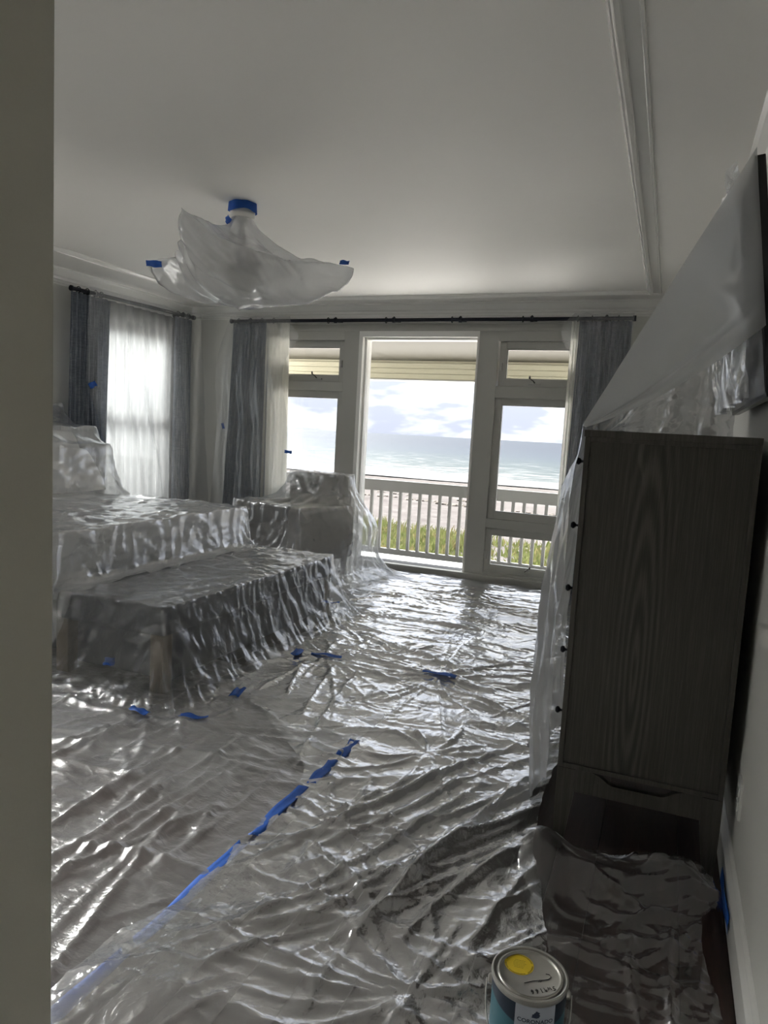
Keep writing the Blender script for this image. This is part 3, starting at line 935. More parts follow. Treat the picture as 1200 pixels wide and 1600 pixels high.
curtain('curtain', (CX, 6.19), (CX, 6.46), 2.44, 0.02, (1, 0), 7, .030, 'blue-grey curtain nearest the room corner on the left wall', 'curtain', 'curtain_linen', (CX, 6.20), (CX, 6.50), 11.0, 'blue-grey curtains')
curtain('sheer_curtain', (CX - .03, 5.22), (CX - .03, 6.24), 2.43, 0.03, (1, 0), 9, .026, 'white sheer curtain glowing in the left wall window', 'sheer curtain', 'sheer_cloth', seed=14.0, thick=0.0, group='white sheers', res=16)
curtain('sheer_curtain', (-3.96, CY - .01), (-3.69, CY - .01), 2.41, 0.03, (0, -1), 6, .024, 'white sheer beside the left back curtain', 'sheer curtain', 'sheer_backlit', (-3.97, CY), (-3.65, CY), 17.0, thick=0.0, group='white sheers', res=14)
curtain('sheer_curtain', (-0.90, CY - .01), (-0.82, CY - .01), 2.41, 0.03, (0, -1), 3, .024, 'white sheer edge beside the right back curtain', 'sheer curtain', 'sheer_backlit', seed=20.0, thick=0.0, group='white sheers', res=14)

# thin film hung over the curtains
def lerp(a, b, t):
    return a + (b - a) * t
def interp_curve(keys, t):
    ks = np.array([k_[0] for k_ in keys]); vs_ = np.array([k_[1] for k_ in keys])
    return np.interp(t, ks, vs_)
def smooth_curve(keys, t):
    ks = np.array([k_[0] for k_ in keys], float); vs_ = np.array([k_[1] for k_ in keys], float)
    t = np.clip(t, ks[0], ks[-1])
    i_ = np.clip(np.searchsorted(ks, t, side='right') - 1, 0, len(ks) - 2)
    m_ = np.gradient(vs_, ks)
    h = ks[i_ + 1] - ks[i_]
    s = (t - ks[i_]) / h
    return ((2 * s ** 3 - 3 * s ** 2 + 1) * vs_[i_] + (s ** 3 - 2 * s ** 2 + s) * h * m_[i_] + (-2 * s ** 3 + 3 * s ** 2) * vs_[i_ + 1] + (s ** 3 - s ** 2) * h * m_[i_ + 1])

nu, nv = 120, 150
u = np.linspace(0, 1, nu)[:, None]; v = np.linspace(0, 1, nv)[None, :]
z = lerp(2.475, 0.42, v) + 0.03 * u * (1 - v)
yl = smooth_curve([(0, 4.92), (.2, 4.90), (.38, 4.90), (.45, 4.93), (.75, 5.13), (1, 5.25)], v)
yr = smooth_curve([(0, 6.50), (.3, 6.53), (.7, 6.56), (1, 6.58)], v)
y = yl + (yr - yl) * u
gather = np.exp(-((v - .40) / .08) ** 2) * np.exp(-(u / .12) ** 2)
xo = -4.775 + 0.05 * v + 0.035 * v ** 2 + 0.018 * np.sin(u * 34 + 2.0 * pnoise(u * 3, v * 2)) * (0.3 + v) + 0.05 * pnoise(u * 5, v * 2.0, 9) - 0.03 * gather
P = np.stack(np.broadcast_arrays(xo, y, z), -1)
P = crinkle(P, .018, 4.0, 3.0, (1, 1.6, .7))
tag(grid_obj('plastic_sheet', P, 'film_curtain'), 'clear plastic sheet hung over the left wall curtains', 'plastic sheet', 'plastic sheets over the curtains')

v2 = np.linspace(0, 1, 160)[None, :]
u2 = np.linspace(0, 1, 100)[:, None]
z = lerp(2.47, 0.40, v2) + 0 * u2
xl_ = smooth_curve([(0, -4.37), (.12, -4.46), (.3, -4.52), (.55, -4.50), (1, -4.55)], v2)
xr_ = smooth_curve([(0, -3.66), (.04, -3.64), (.09, -3.55), (.14, -3.60), (.2, -3.68), (.5, -3.63), (.75, -3.61), (1, -3.60)], v2)
x = xl_ + (xr_ - xl_) * u2
yo = RY - .075 - 0.03 * v2 + 0.02 * np.sin(u2 * 26 + 2 * pnoise(u2 * 3, v2 * 2, 2)) + 0.06 * pnoise(u2 * 4, v2 * 3, 4) - 0.04 * np.exp(-((u2 - .8) / .2) ** 2) * v2 + 0.10 * np.clip(0.2 - u2, 0, 1)
P = crinkle(np.stack(np.broadcast_arrays(x, yo, z), -1), .02, 4.5, 8.0, (1.6, 1, .8))
tag(grid_obj('plastic_sheet', P, 'film_curtain'), 'clear plastic sheet hung over the left back curtain', 'plastic sheet', 'plastic sheets over the curtains')

xl_ = smooth_curve([(0, -0.87), (.03, -0.93), (.08, -0.965), (.13, -0.93), (.18, -0.87), (.3, -0.865), (1, -0.90)], v2)
xr_ = -0.38 + 0 * v2
x = xl_ + (xr_ - xl_) * u2
yo = RY - .07 - 0.02 * v2 + 0.02 * np.sin(u2 * 22 + 2 * pnoise(u2 * 3, v2 * 2, 2)) + 0.05 * pnoise(u2 * 4, v2 * 3, 14) - 0.05 * np.exp(-((u2) / .15) ** 2) * np.exp(-((v2 - .08) / .06) ** 2)
P = crinkle(np.stack(np.broadcast_arrays(x, yo, z), -1), .02, 4.5, 18.0, (1.6, 1, .8))
tag(grid_obj('plastic_sheet', P, 'film_curtain'), 'clear plastic sheet hung over the right back curtain', 'plastic sheet', 'plastic sheets over the curtains')

# ------------------------------------------------------------------ blue tape
def tape(label, c, L, W, rot, nrm=(0, 0, 1), lift=0.0, curl=0.006, seed=0):
    """small wrinkled strip: length L along rot, lying with normal nrm at c"""
    n_, m_ = 14, 5
    nz_ = Vector(nrm).normalized()
    a = Vector((1, 0, 0)) if abs(nz_.x) < .9 else Vector((0, 1, 0))
    ex = (a - nz_ * a.dot(nz_)).normalized()
    ey = nz_.cross(ex)
    d = ex * math.cos(rot) + ey * math.sin(rot)
    e = nz_.cross(d)
    P = np.zeros((n_, m_, 3))
    for i_ in range(n_):
        for j_ in range(m_):
            s, t = i_ / (n_ - 1) - .5, j_ / (m_ - 1) - .5
            jag = 0.06 * math.sin(j_ * 5.1 + seed) * (1 if i_ in (0, n_ - 1) else 0)
            hh = curl * (0.6 + math.sin(s * 9 + seed) * .5 + .5 * math.sin(t * 5 + s * 6 + seed * 2))
            p = Vector(c) + d * (s + jag * .3) * L + e * t * W * (1 + .12 * math.sin(s * 7 + seed)) + nz_ * (lift + hh)
            P[i_, j_] = p
    o = grid_obj('tape_strip', P, 'blue_tape', thick=0.0012)
    return tag(o, label, 'tape', 'strips of blue painter tape')

# ------------------------------------------------------------------ bed
bed = thing('bed', 'wide bed with white bedding under plastic against the left wall', 'bed', (-3.95, 3.72, 0))
def loc(o_, *q):
    return (q[0] - o_.location.x, q[1] - o_.location.x, q[2] - o_.location.y, q[3] - o_.location.y, q[4], q[5])
obj('bed_base', B(*loc(bed, -4.86, -3.02, 2.80, 4.64, 0.10, 0.36)), 'head_fabric', bed, bevel=.02)
obj('mattress', B(*loc(bed, -4.86, -2.99, 2.78, 4.66, 0.36, 0.64)), 'bed_linen', bed, smooth=True, bevel=.06)
obj('duvet', B(*loc(bed, -4.55, -2.965, 2.755, 4.685, 0.46, 0.735)), 'bed_linen', bed, smooth=True, bevel=.07)
hb = obj('headboard', B(*loc(bed, -4.96, -4.86, 2.72, 4.70, 0.10, 1.44)), 'head_fabric', bed, smooth=True, bevel=.02)
for sx_ in (-4.80, -3.08):
    for sy_ in (2.86, 4.58):
        obj('leg', B(*loc(bed, sx_ - .03, sx_ + .03, sy_ - .03, sy_ + .03, 0, .10)), 'light_oak', bed, bevel=.004)
def pillow(label, c, sx, sy, sz, tilt):
    n_ = 22
    bm = bmesh.new()
    for side in (1, -1):
        vv_ = {}
        for i_ in range(n_ + 1):
            for j_ in range(n_ + 1):
                s, t = 2 * i_ / n_ - 1, 2 * j_ / n_ - 1
                th = sz * ((1 - s ** 4) * (1 - t ** 4)) ** .55
                pin_ = 1 - .07 * (abs(s * t)) ** 2
                vv_[i_, j_] = bm.verts.new((side * th, s * sy * (pin_ - .05 * (1 - t * t)), t * sx * (pin_ - .05 * (1 - s * s))))
        for i_ in range(n_):
            for j_ in range(n_):
                bm.faces.new((vv_[i_, j_], vv_[i_ + 1, j_], vv_[i_ + 1, j_ + 1], vv_[i_, j_ + 1]))
    bmesh.ops.remove_doubles(bm, verts=bm.verts, dist=1e-4)
    o = obj('pillow', bm, 'bed_linen', smooth=True)
    o.location = c
    o.rotation_euler = (0, -tilt, 0)
    return tag(o, label, 'pillow', 'pillows against the headboard')
pillow('white pillow standing at the window end of the headboard', (-4.62, 4.30, 1.00), .27, .40, .10, .42)
pillow('white pillow standing in the middle of the headboard', (-4.62, 3.52, 1.00), .27, .40, .10, .42)
pillow('white pillow leaning in front of the window-end pillow', (-4.42, 4.30, .93), .21, .36, .08, .62)

# plastic over the bed, draped
nx_, ny_ = 118, 128
gx = np.linspace(-4.93, -2.62, nx_)
gy = np.linspace(2.47, 5.28, ny_)
X_, Y_ = np.meshgrid(gx, gy, indexing='ij')
Z_ = np.interp(X_, [-4.93, -4.83, -4.35, -2.3], [1.46, 1.46, .86, .80]) + 0.02 * pnoise(X_ * 3, Y_ * 3) + .006 * pnoise(X_ * 17, Y_ * 17)
P0 = np.stack([X_, Y_, Z_], -1)
pin = np.zeros((nx_, ny_), bool)
pin[:4, :] = (np.abs(gy - 3.72) < 1.0)[None, :]
bxs = [(-3.76, 3.72, .37, .80, .965, .365, 0), (-4.64, 4.30, .94, .20, .40, .33, 0), (-4.64, 3.52, .94, .20, .40, .33, 0), (-4.40, 4.30, .90, .15, .36, .24, 0), (-4.91, 3.72, .72, .05, .99, .72, 0)]
bench_box = (-2.56, 3.71, .225, .36, .935, .225, 0)
P = drape(P0, pin, bxs + [bench_box], steps=170, stretch=1.02, floor=.02)
P = crinkle(P, .022, 3.5, 1.0)
P = crumple(upsample(P), (2.6, 3.0), 3, (.06, .20), .13, n=6)
tag(grid_obj('plastic_sheet', P, 'film_bed'), 'crinkled clear plastic sheet draped over the bed', 'plastic sheet', 'plastic dust sheets')

# ------------------------------------------------------------------ bench
bench = thing('bench', 'long dark upholstered bench under plastic at the bed foot', 'bench', (-2.56, 3.71, 0))
obj('seat', B(*loc(bench, -2.91, -2.21, 2.78, 4.64, 0.30, 0.445)), 'bench_fabric', bench, smooth=True, bevel=.03)
obj('skirt', B(*loc(bench, -2.89, -2.23, 2.86, 4.60, 0.06, 0.31)), 'bench_fabric', bench, bevel=.01)
for sx_ in (-2.865, -2.255):
    for sy_ in (2.815, 4.60):
        obj('leg', B(*loc(bench, sx_ - .04, sx_ + .04, sy_ - .035, sy_ + .035, 0, .31)), 'light_oak', bench, bevel=.004)
nx_, ny_ = 96, 170
gx = np.linspace(-2.96, -1.42, nx_)
gy = np.linspace(2.06, 5.15, ny_)
X_, Y_ = np.meshgrid(gx, gy, indexing='ij')
Z_ = .475 + 0.012 * pnoise(X_ * 4, Y_ * 4, 5) + .006 * pnoise(X_ * 19, Y_ * 19, 5)
P0 = np.stack([X_, Y_, Z_], -1)
pin = np.zeros((nx_, ny_), bool)
pin[0, 45:150] = True
P = drape(P0, pin, [bench_box], steps=170, stretch=1.015, floor=.012)
P = crinkle(P, .020, 5.0, 2.0, (1, 1, .7))
P = crumple(upsample(P), (1.55, 3.1), 5, (.05, .15), .14, n=6)
P[..., 2] = np.maximum(P[..., 2], .008)
SHEETS.append(P.reshape(-1, 3))
tag(grid_obj('plastic_sheet', P, 'film_bench'), 'crinkled clear plastic sheet draped over the bench', 'plastic sheet', 'plastic dust sheets')

# ------------------------------------------------------------------ armchair
CHC = (-3.20, 5.86); CHR = math.radians(-16)
chair = thing('armchair', 'brown upholstered armchair under plastic by the back window', 'armchair', (CHC[0], CHC[1], 0), CHR)
obj('seat', B(-.30, .30, -.36, .30, .26, .46), 'chair_fabric', chair, smooth=True, bevel=.04)
obj('backrest', B(-.32, .38, .22, .38, .22, .94), 'chair_fabric', chair, smooth=True, bevel=.05)
obj('armrest', B(-.43, -.28, -.38, .36, .18, .665), 'chair_fabric', chair, smooth=True, bevel=.04)
obj('armrest', B(.28, .43, -.38, .36, .18, .665), 'chair_fabric', chair, smooth=True, bevel=.04)
for sx_ in (-.36, .36):
    for sy_ in (-.31, .31):
        obj('leg', lathe(bmesh.new(), [(.018, 0), (.03, .18), (.03, .2)], (sx_, sy_, 0), 12), 'light_oak', chair, smooth='auto')
def chb(lx, ly, z0, z1, hx, hy):
    ca, sa_ = math.cos(CHR), math.sin(CHR)
    return (CHC[0] + lx * ca - ly * sa_, CHC[1] + lx * sa_ + ly * ca, (z0 + z1) / 2, hx, hy, (z1 - z0) / 2, CHR)
cboxes = [chb(.03, .30, 0, .95, .35, .08), chb(-.355, 0, 0, .675, .08, .38), chb(.355, 0, 0, .675, .08, .38), chb(0, -.30, 0, .665, .36, .06), chb(0, 0, 0, .5, .3, .3)]
n_ = 120
g_ = np.linspace(-1.12, 1.12, n_)
U_, V_ = np.meshgrid(g_, g_, indexing='ij')
ca, sa_ = math.cos(CHR), math.sin(CHR)
U2 = U_ + .14
X_ = CHC[0] + U2 * ca - V_ * sa_
Y_ = CHC[1] + U2 * sa_ + V_ * ca
Z_ = np.interp(V_, [-1.2, -.4, .25, 1.2], [.70, .72, .98, .98]) + .015 * pnoise(X_ * 4, Y_ * 4, 2) + .006 * pnoise(X_ * 18, Y_ * 18, 5)
wallbox = (-2.33, YB + .35, 1.3, 3.0, .44, 1.4, 0)
P = drape(np.stack([X_, Y_, Z_], -1), None, cboxes, steps=170, stretch=1.0, floor=.012)
P[..., 1] = np.minimum(P[..., 1], 6.50 + .02 * pnoise(P[..., 0] * 9, P[..., 2] * 9))
# air trapped under the window side of the cover
bul = np.exp(-((P[..., 0] + 2.62) / .22) ** 2) * np.exp(-((P[..., 2] - .50) / .26) ** 2) * np.exp(-((P[..., 1] - 5.75) / .5) ** 2)
P[..., 0] += .24 * bul
P = crinkle(P, .018, 5.0, 4.0)
P = crumple(upsample(P), (2.24, 2.24), 8, (.07, .22), .12, n=6)
P[..., 2] = np.maximum(P[..., 2], .008)
tag(grid_obj('plastic_sheet', P, 'film_chair'), 'cloudy plastic sheet draped over the armchair', 'plastic sheet', 'plastic dust sheets')

# ------------------------------------------------------------------ floor film with painted-in creases
class Height:
    def __init__(self, x0, x1, y0, y1, d):
        self.x0, self.y0, self.d = x0, y0, d
        self.nx, self.ny = int((x1 - x0) / d) + 1, int((y1 - y0) / d) + 1
        self.X, self.Y = np.meshgrid(x0 + np.arange(self.nx) * d, y0 + np.arange(self.ny) * d, indexing='ij')
        self.H = np.zeros_like(self.X)
    def fold(self, p, ang, L, w, h, bend=0.0, asym=0.0):
        # crease: sharp ridge along a slightly bent segment
        c_, s_ = math.cos(ang), math.sin(ang)
        cx, cy = p[0] + c_ * L / 2, p[1] + s_ * L / 2
        R_ = L / 2 + 4 * w + abs(bend)
        i0, i1 = int((cx - R_ - self.x0) / self.d), int((cx + R_ - self.x0) / self.d) + 1
        j0, j1 = int((cy - R_ - self.y0) / self.d), int((cy + R_ - self.y0) / self.d) + 1
        i0, j0 = max(i0, 0), max(j0, 0)
        i1, j1 = min(i1, self.nx), min(j1, self.ny)
        if i1 <= i0 or j1 <= j0:
            return
        dx, dy = self.X[i0:i1, j0:j1] - p[0], self.Y[i0:i1, j0:j1] - p[1]
        s = (dx * c_ + dy * s_) / L
        t = -dx * s_ + dy * c_ - bend * 4 * s * (1 - s)
        env = np.clip(s, 0, 1) * np.clip(1 - s, 0, 1) * 4
        env = np.where((s > 0) & (s < 1), env ** .6, 0)
        ww = w * (1 + asym * np.sign(t))
        self.H[i0:i1, j0:j1] += h * env * np.exp(-np.abs(t) / ww)
    def star(self, p, n, Lr, w, h, a0=0, a1=2 * PI):
        for q in range(n):
            a = a0 + (a1 - a0) * (q + random.uniform(-.3, .3)) / n
            self.fold(p, a, random.uniform(*Lr), random.uniform(.6, 1.3) * w, h * random.uniform(.5, 1.2), random.gauss(0, .04), random.uniform(-.4, .4))
def add_random(Hm, n, Lr, wr, hr, angf):
    for q in range(n):
        p = (random.uniform(Hm.x0, Hm.x0 + Hm.nx * Hm.d), random.uniform(Hm.y0, Hm.y0 + Hm.ny * Hm.d))
        a = angf(p)
        L = random.uniform(*Lr)
        Hm.fold((p[0] - math.cos(a) * L / 2, p[1] - math.sin(a) * L / 2), a, L, random.uniform(*wr), random.uniform(*hr) * random.choice((1, 1, .6, -.3)), random.gauss(0, .06) * L, random.uniform(-.5, .5))

A = Height(-4.1, 0.27, 0.7, 6.52, 0.0088)
for p, n, Lr in (((-1.775, 3.70), 22, (.35, 1.1)), ((-1.073, 3.70), 24, (.3, 1.0)), ((-2.12, 4.45), 16, (.25, .8)), ((-0.46, 1.51), 26, (.25, .8)), ((-0.843, 2.78), 14, (.2, .6)), ((-0.93, 2.06), 16, (.2, .6)), ((-0.64, 1.72), 12, (.25, .6)), ((-1.9, 5.6), 14, (.3, .9)), ((-.6, 5.1), 14, (.3, .9)), ((-2.7, 6.2), 14, (.2, .6)), ((-.4, 3.9), 12, (.3, .8))):
    A.star(p, n, Lr, .009, .014)
for q in range(26):
    xq = random.uniform(-1.1, -.35)
    A.fold((xq, random.uniform(1.3, 2.2)), math.radians(random.uniform(55, 72)), random.uniform(.6, 1.5), random.uniform(.008, .018), random.uniform(.012, .028), random.gauss(0, .03))
for q in range(60):
    A.fold((random.uniform(-2.6, -.6), random.uniform(3.6, 6.2)), math.radians(random.uniform(-22, 10)), random.uniform(.5, 1.6), random.uniform(.008, .016), random.uniform(.008, .018), random.gauss(0, .05))
for a_, b_, w_, h_ in (((-.66, 1.62), (-.38, 2.78), .016, .045), ((-.63, 1.72), (-.46, 2.40), .012, .034), ((-.55, 1.66), (-.36, 2.2), .011, .03), ((-1.28, 2.45), (-1.50, 3.60), .012, .026), ((-1.62, 2.95), (-1.84, 3.60), .011, .024), ((-1.42, 2.7), (-1.66, 3.6), .009, .02)):
    A.fold(a_, math.atan2(b_[1] - a_[1], b_[0] - a_[0]), math.hypot(b_[0] - a_[0], b_[1] - a_[1]), w_, h_, .02)
add_random(A, 900, (.12, .55), (.005, .010), (.003, .011), lambda p: math.radians(random.gauss(40 if p[1] < 3.2 else 0, 40)))
add_random(A, 4200, (.05, .22), (.0035, .007), (.0015, .0055), lambda p: random.uniform(0, PI))
big = .010 * np.abs(pnoise(A.X * 1.7, A.Y * 1.7, 1)) * 2 + .005 * pnoise(A.X * 4 + .5 * pnoise(A.X * 3, A.Y * 3, 5), A.Y * 4, 2) + .012
puff = .05 * np.exp(-(((A.X + .95) / .30) ** 2 + ((A.Y - 1.25) / .35) ** 2))
fc_ = facets(A.X, A.Y, 21, (.10, .28), .065, n=7) + facets(A.X, A.Y, 33, (.03, .07), .055, n=4)
Z = .010 + np.clip(A.H * .8, -.01, .06) + np.clip(big, 0, 1) + puff + fc_
Z = np.maximum(Z, .004 + .003 * np.abs(fc_) / .01)
# outline of the sheet: x limits vary along its length
t_ = A.Y
xl_ = np.interp(t_, [0.7, 1.35, 1.5, 2.25, 2.45, 2.9, 3.1, 4.55, 4.85, 5.2, 6.6], [-1.21, -1.21, -1.158, -1.150, -1.25, -1.75, -2.10, -2.15, -3.3, -4.0, -4.1])
xr_ = np.interp(t_, [0.7, 1.5, 1.86, 2.3, 2.7, 3.45, 3.6, 6.6], [-.10, -.14, -.19, -.305, -.33, -.30, .24, .24])
xl_ = xl_ + .03 * pnoise(A.Y * 5, 0, 3); xr_ = xr_ + .018 * pnoise(A.Y * 6, 0, 8)
s_ = (A.X - A.x0) / (A.nx * A.d)
# clamp columns to the outline, keep the grid regular inside
keep = (A.X >= xl_ - A.d) & (A.X <= xr_ + A.d)
Xc = np.clip(A.X, xl_, xr_)
def masked_grid(name, X, Y, Z, keep, mat):
    n, m = X.shape
    idx = -np.ones((n, m), int)
    used = np.zeros((n, m), bool)
    q = keep[:-1, :-1] & keep[1:, :-1] & keep[1:, 1:] & keep[:-1, 1:]
    for di_ in (0, 1):
        for dj_ in (0, 1):
            used[di_:n - 1 + di_, dj_:m - 1 + dj_] |= q
    idx[used] = np.arange(used.sum())
    V = np.stack([X, Y, Z], -1)[used]
    F = np.stack([idx[:-1, :-1][q], idx[1:, :-1][q], idx[1:, 1:][q], idx[:-1, 1:][q]], -1)
    me = bpy.data.meshes.new(name)
    me.vertices.add(len(V)); me.vertices.foreach_set('co', V.astype(np.float32).ravel())
    me.loops.add(F.size); me.loops.foreach_set('vertex_index', F.astype(np.int32).ravel())
    me.polygons.add(len(F)); me.polygons.foreach_set('loop_start', np.arange(0, F.size, 4, dtype=np.int32))
    me.polygons.foreach_set('use_smooth', np.ones(len(F), dtype=bool))
    me.update(calc_edges=True); me.validate()
    return new_obj(name, me, mat)
SHEETS.append(np.stack([Xc[keep], A.Y[keep], Z[keep]], -1))
tag(masked_grid('plastic_sheet', Xc, A.Y, Z, keep, 'film_floor'), 'silvery crinkled plastic sheet covering the floor aisle', 'plastic sheet', 'plastic sheets on the floor')

Lh = Height(-3.7, -1.06, 0.56, 3.35, 0.0115)
for p, n, Lr in (((-2.48, 2.71), 16, (.3, .9)), ((-2.12, 2.52), 14, (.2, .7)), ((-1.87, 2.56), 14, (.2, .6)), ((-1.885, 2.94), 14, (.2, .6)), ((-1.16, 2.6), 10, (.2, .5))):
    Lh.star(p, n, Lr, .012, .016)
for q in range(40):
    Lh.fold((random.uniform(-3.4, -1.6), random.uniform(.9, 2.7)), math.radians(random.uniform(-12, 28)), random.uniform(.5, 1.5), random.uniform(.010, .022), random.uniform(.010, .024), random.gauss(0, .05))
for q in range(14):
    Lh.fold((random.uniform(-1.8, -1.15), random.uniform(.9, 1.8)), math.radians(random.uniform(80, 105)), random.uniform(.5, 1.2), .013, random.uniform(.012, .026), random.gauss(0, .05))
add_random(Lh, 520, (.12, .5), (.005, .010), (.003, .010), lambda p: math.radians(random.gauss(15, 35)))
add_random(Lh, 1800, (.05, .2), (.004, .008), (.0015, .005), lambda p: random.uniform(0, PI))
def seg_fold(Hm, a, b, w, h, bend=0.0):
    Hm.fold(a, math.atan2(b[1] - a[1], b[0] - a[0]), math.hypot(b[0] - a[0], b[1] - a[1]), w, h, bend)
seg_fold(Lh, (-1.76, 1.50), (-1.73, 2.45), .012, .030, .02)
seg_fold(Lh, (-1.64, 1.30), (-1.36, 2.05), .012, .026, -.02)
seg_fold(Lh, (-2.17, 1.80), (-2.02, 2.56), .013, .026, .02)
seg_fold(Lh, (-1.60, 1.62), (-1.16, 1.70), .010, .020, .01)
big = .010 + .010 * pnoise(Lh.X * 3, Lh.Y * 3, 12) + .02 * np.abs(pnoise(Lh.X * 1.5, Lh.Y * 1.5, 6))
fc_ = facets(Lh.X, Lh.Y, 41, (.1, .3), .055, n=6) + facets(Lh.X, Lh.Y, 43, (.03, .07), .07, n=3)
Z = .008 + np.clip(Lh.H * .8, -.008, .05) + np.clip(big, 0, 1) + fc_
Z = np.maximum(Z, .004 + .003 * np.abs(fc_) / .01)
xr_ = -1.15 + .02 * pnoise(Lh.Y * 4, 0, 5)
kL = Lh.X <= xr_
SHEETS.append(np.stack([Lh.X[kL], Lh.Y[kL], Z[kL]], -1))
tag(masked_grid('plastic_sheet', np.minimum(Lh.X, xr_), Lh.Y, Z, Lh.X <= xr_ + Lh.d, 'film_floor_thin'), 'clear plastic sheet on the floor left of the taped seam', 'plastic sheet', 'plastic sheets on the floor')

# taped seam and single strips of blue tape
seam = [((-1.160, 1.02), .62, 'nearest blurred stretch of blue tape along the floor seam'), ((-1.155, 1.62), .50, 'long blue tape stretch along the floor seam past the near one'), ((-1.157, 2.10), .36, 'blue tape stretch in the middle of the floor seam'), ((-1.150, 2.42), .20, 'short blue tape piece toward the far seam'), ((-1.150, 2.66), .16, 'farthest short blue tape piece on the floor seam')]
for q, ((cx, cy), L, lb) in enumerate(seam):
    tape(lb, (cx, cy, .026), L, .042, PI / 2 + .01 * q, lift=.0, curl=.006, seed=q)
for q, (c, L, W, r, lb) in enumerate([
    ((-2.49, 2.715, .03), .10, .05, -.9, 'blue tape tab hanging at the near end of the bench'),
    ((-2.13, 2.515, .03), .12, .04, -.25, 'blue tape strip on the floor at the near bench corner'),
    ((-1.87, 2.565, .03), .13, .035, .25, 'blue tape strip on the floor just right of the bench corner'),
    ((-1.885, 2.94, .035), .05, .11, .25, 'blue tape tab along the bench front, nearest one'),
    ((-1.93, 3.635, .04), .05, .12, .2, 'blue tape tab along the bench front, middle one'),
    ((-1.775, 3.71, .045), .19, .04, .12, 'blue tape strip gathering folds beside the bench'),
    ((-2.12, 4.45, .04), .13, .04, .2, 'blue tape strip at the far bench corner'),
    ((-1.07, 3.70, .045), .19, .04, .05, 'blue tape strip alone in the middle of the floor')]):
    tape(lb, (c[0], c[1], film_top(c[0], c[1]) - .002), L, W, r, curl=.006, seed=q * 1.7)
tape('blue tape strip on the baseboard by the loose plastic', (XR - .022, 2.22, .055), .26, .05, 0, nrm=(-1, 0, 0), curl=.003, seed=2)
tape('small blue tape on the plastic over the left curtain', (-4.76, 4.945, 1.64), .07, .05, .5, nrm=(1, -.3, 0), curl=.004, seed=3)
tape('blue tape tab on the plastic by the left back window', (-3.60, RY - .10, 1.115), .085, .03, -.08, nrm=(0, -1, 0), curl=.003, seed=4)
tape('tiny blue tape on the wall beside the left back curtain', (-4.52, YB - .03, 1.34), .03, .06, .3, nrm=(0, -1, 0), curl=.004, seed=5)

# ------------------------------------------------------------------ tall chest of drawers
DX, DY, DW, DD = -0.255, 2.36, 1.00, 0.505
chest = thing('tall_chest', 'tall dark wood chest of drawers on legs by the right wall', 'chest', (DX, DY, 0))
z0, z1 = .285, 1.405
# carcass: side panels recessed in thin edge frames
obj('side_panel', B(.014, DD - .014, .008, .022, z0 + .014, z1 - .02), 'chest_wood', chest)
obj('side_panel', B(.014, DD - .014, DW - .022, DW - .008, z0 + .014, z1 - .02), 'chest_wood', chest)
for yy0, yy1 in ((0, .022), (DW - .022, DW)):
    bm = B((0, .016, yy0, yy1, z0, z1 - .022), (DD - .016, DD, yy0, yy1, z0, z1 - .022), (.016, DD - .016, yy0, yy1, z0, z0 + .016), (.016, DD - .016, yy0, yy1, z1 - .036, z1 - .022))
    obj('side_frame', bm, 'chest_edge', chest, bevel=.0015)
obj('back_panel', B(DD - .012, DD - .002, .022, DW - .022, z0, z1 - .022), 'chest_wood', chest)
obj('bottom_panel', B(.004, DD - .012, .022, DW - .022, z0, z0 + .016), 'chest_wood', chest)
obj('chest_top', B(-.004, DD, -.003, DW + .003, z1 - .022, z1), 'chest_edge', chest, bevel=.002)
nd = 5
hz = (z1 - .03 - z0 - .02) / nd
for q in range(nd):
    za = z0 + .016 + q * hz
    d_ = obj('drawer', B(-.002, .40, .026, DW - .026, za, za + hz - .006), 'chest_wood', chest, bevel=.0015)
    for yk in (.085, DW - .085):
        bm = lathe(bmesh.new(), [(.004, 0), (.004, -.012), (.011, -.018), (.012, -.024), (.008, -.029), (0, -.030)], (-.002, yk, za + hz * .68), 14, 'x')
        obj('knob', bm, 'black_metal', d_, smooth='auto')
# stand: tapered legs joined by rails, rail scooped open at the top
for lx, ly in ((.0, .0), (DD, .0), (.0, DW), (DD, DW)):
    sx_, sy_ = (1 if lx == 0 else -1), (1 if ly == 0 else -1)
    bm = bmesh.new()
    top = [(lx, ly), (lx + sx_ * .058, ly), (lx + sx_ * .058, ly + sy_ * .05), (lx, ly + sy_ * .05)]
    bot = [(lx + sx_ * .004, ly), (lx + sx_ * .034, ly), (lx + sx_ * .034, ly + sy_ * .03), (lx + sx_ * .004, ly + sy_ * .03)]
    t0 = [bm.verts.new((a, b, z0 - .001)) for a, b in top]; t1 = [bm.verts.new((a, b, .19)) for a, b in top]; t2 = [bm.verts.new((a, b, 0)) for a, b in bot]
    for a, b in ((t0, t1), (t1, t2)):
        for j in range(4):
            bm.faces.new((a[j], a[(j + 1) % 4], b[(j + 1) % 4], b[j]))
    bm.faces.new(t0); bm.faces.new(t2[::-1])
    obj('leg', bm, 'chest_edge', chest)
def scoop(bm, y0, y1):
    s0, s1 = .13, DD - .13
    poly = [(.058, .205), (DD - .058, .205), (DD - .058, z0 - .002), (s1 + .02, z0 - .002), (s1 - .005, z0 - .010), (s1 - .035, z0 - .030), (s1 - .05, z0 - .034), (s0 + .05, z0 - .034), (s0 + .035, z0 - .030), (s0 + .005, z0 - .010), (s0 - .02, z0 - .002), (.058, z0 - .002)]
    return prism(bm, poly, y0, y1)
obj('end_rail', scoop(bmesh.new(), .006, .03), 'chest_edge', chest)
obj('end_rail', scoop(bmesh.new(), DW - .03, DW - .006), 'chest_edge', chest)
obj('front_rail', B(.006, .03, .05, DW - .05, .215, z0 - .002), 'chest_edge', chest)
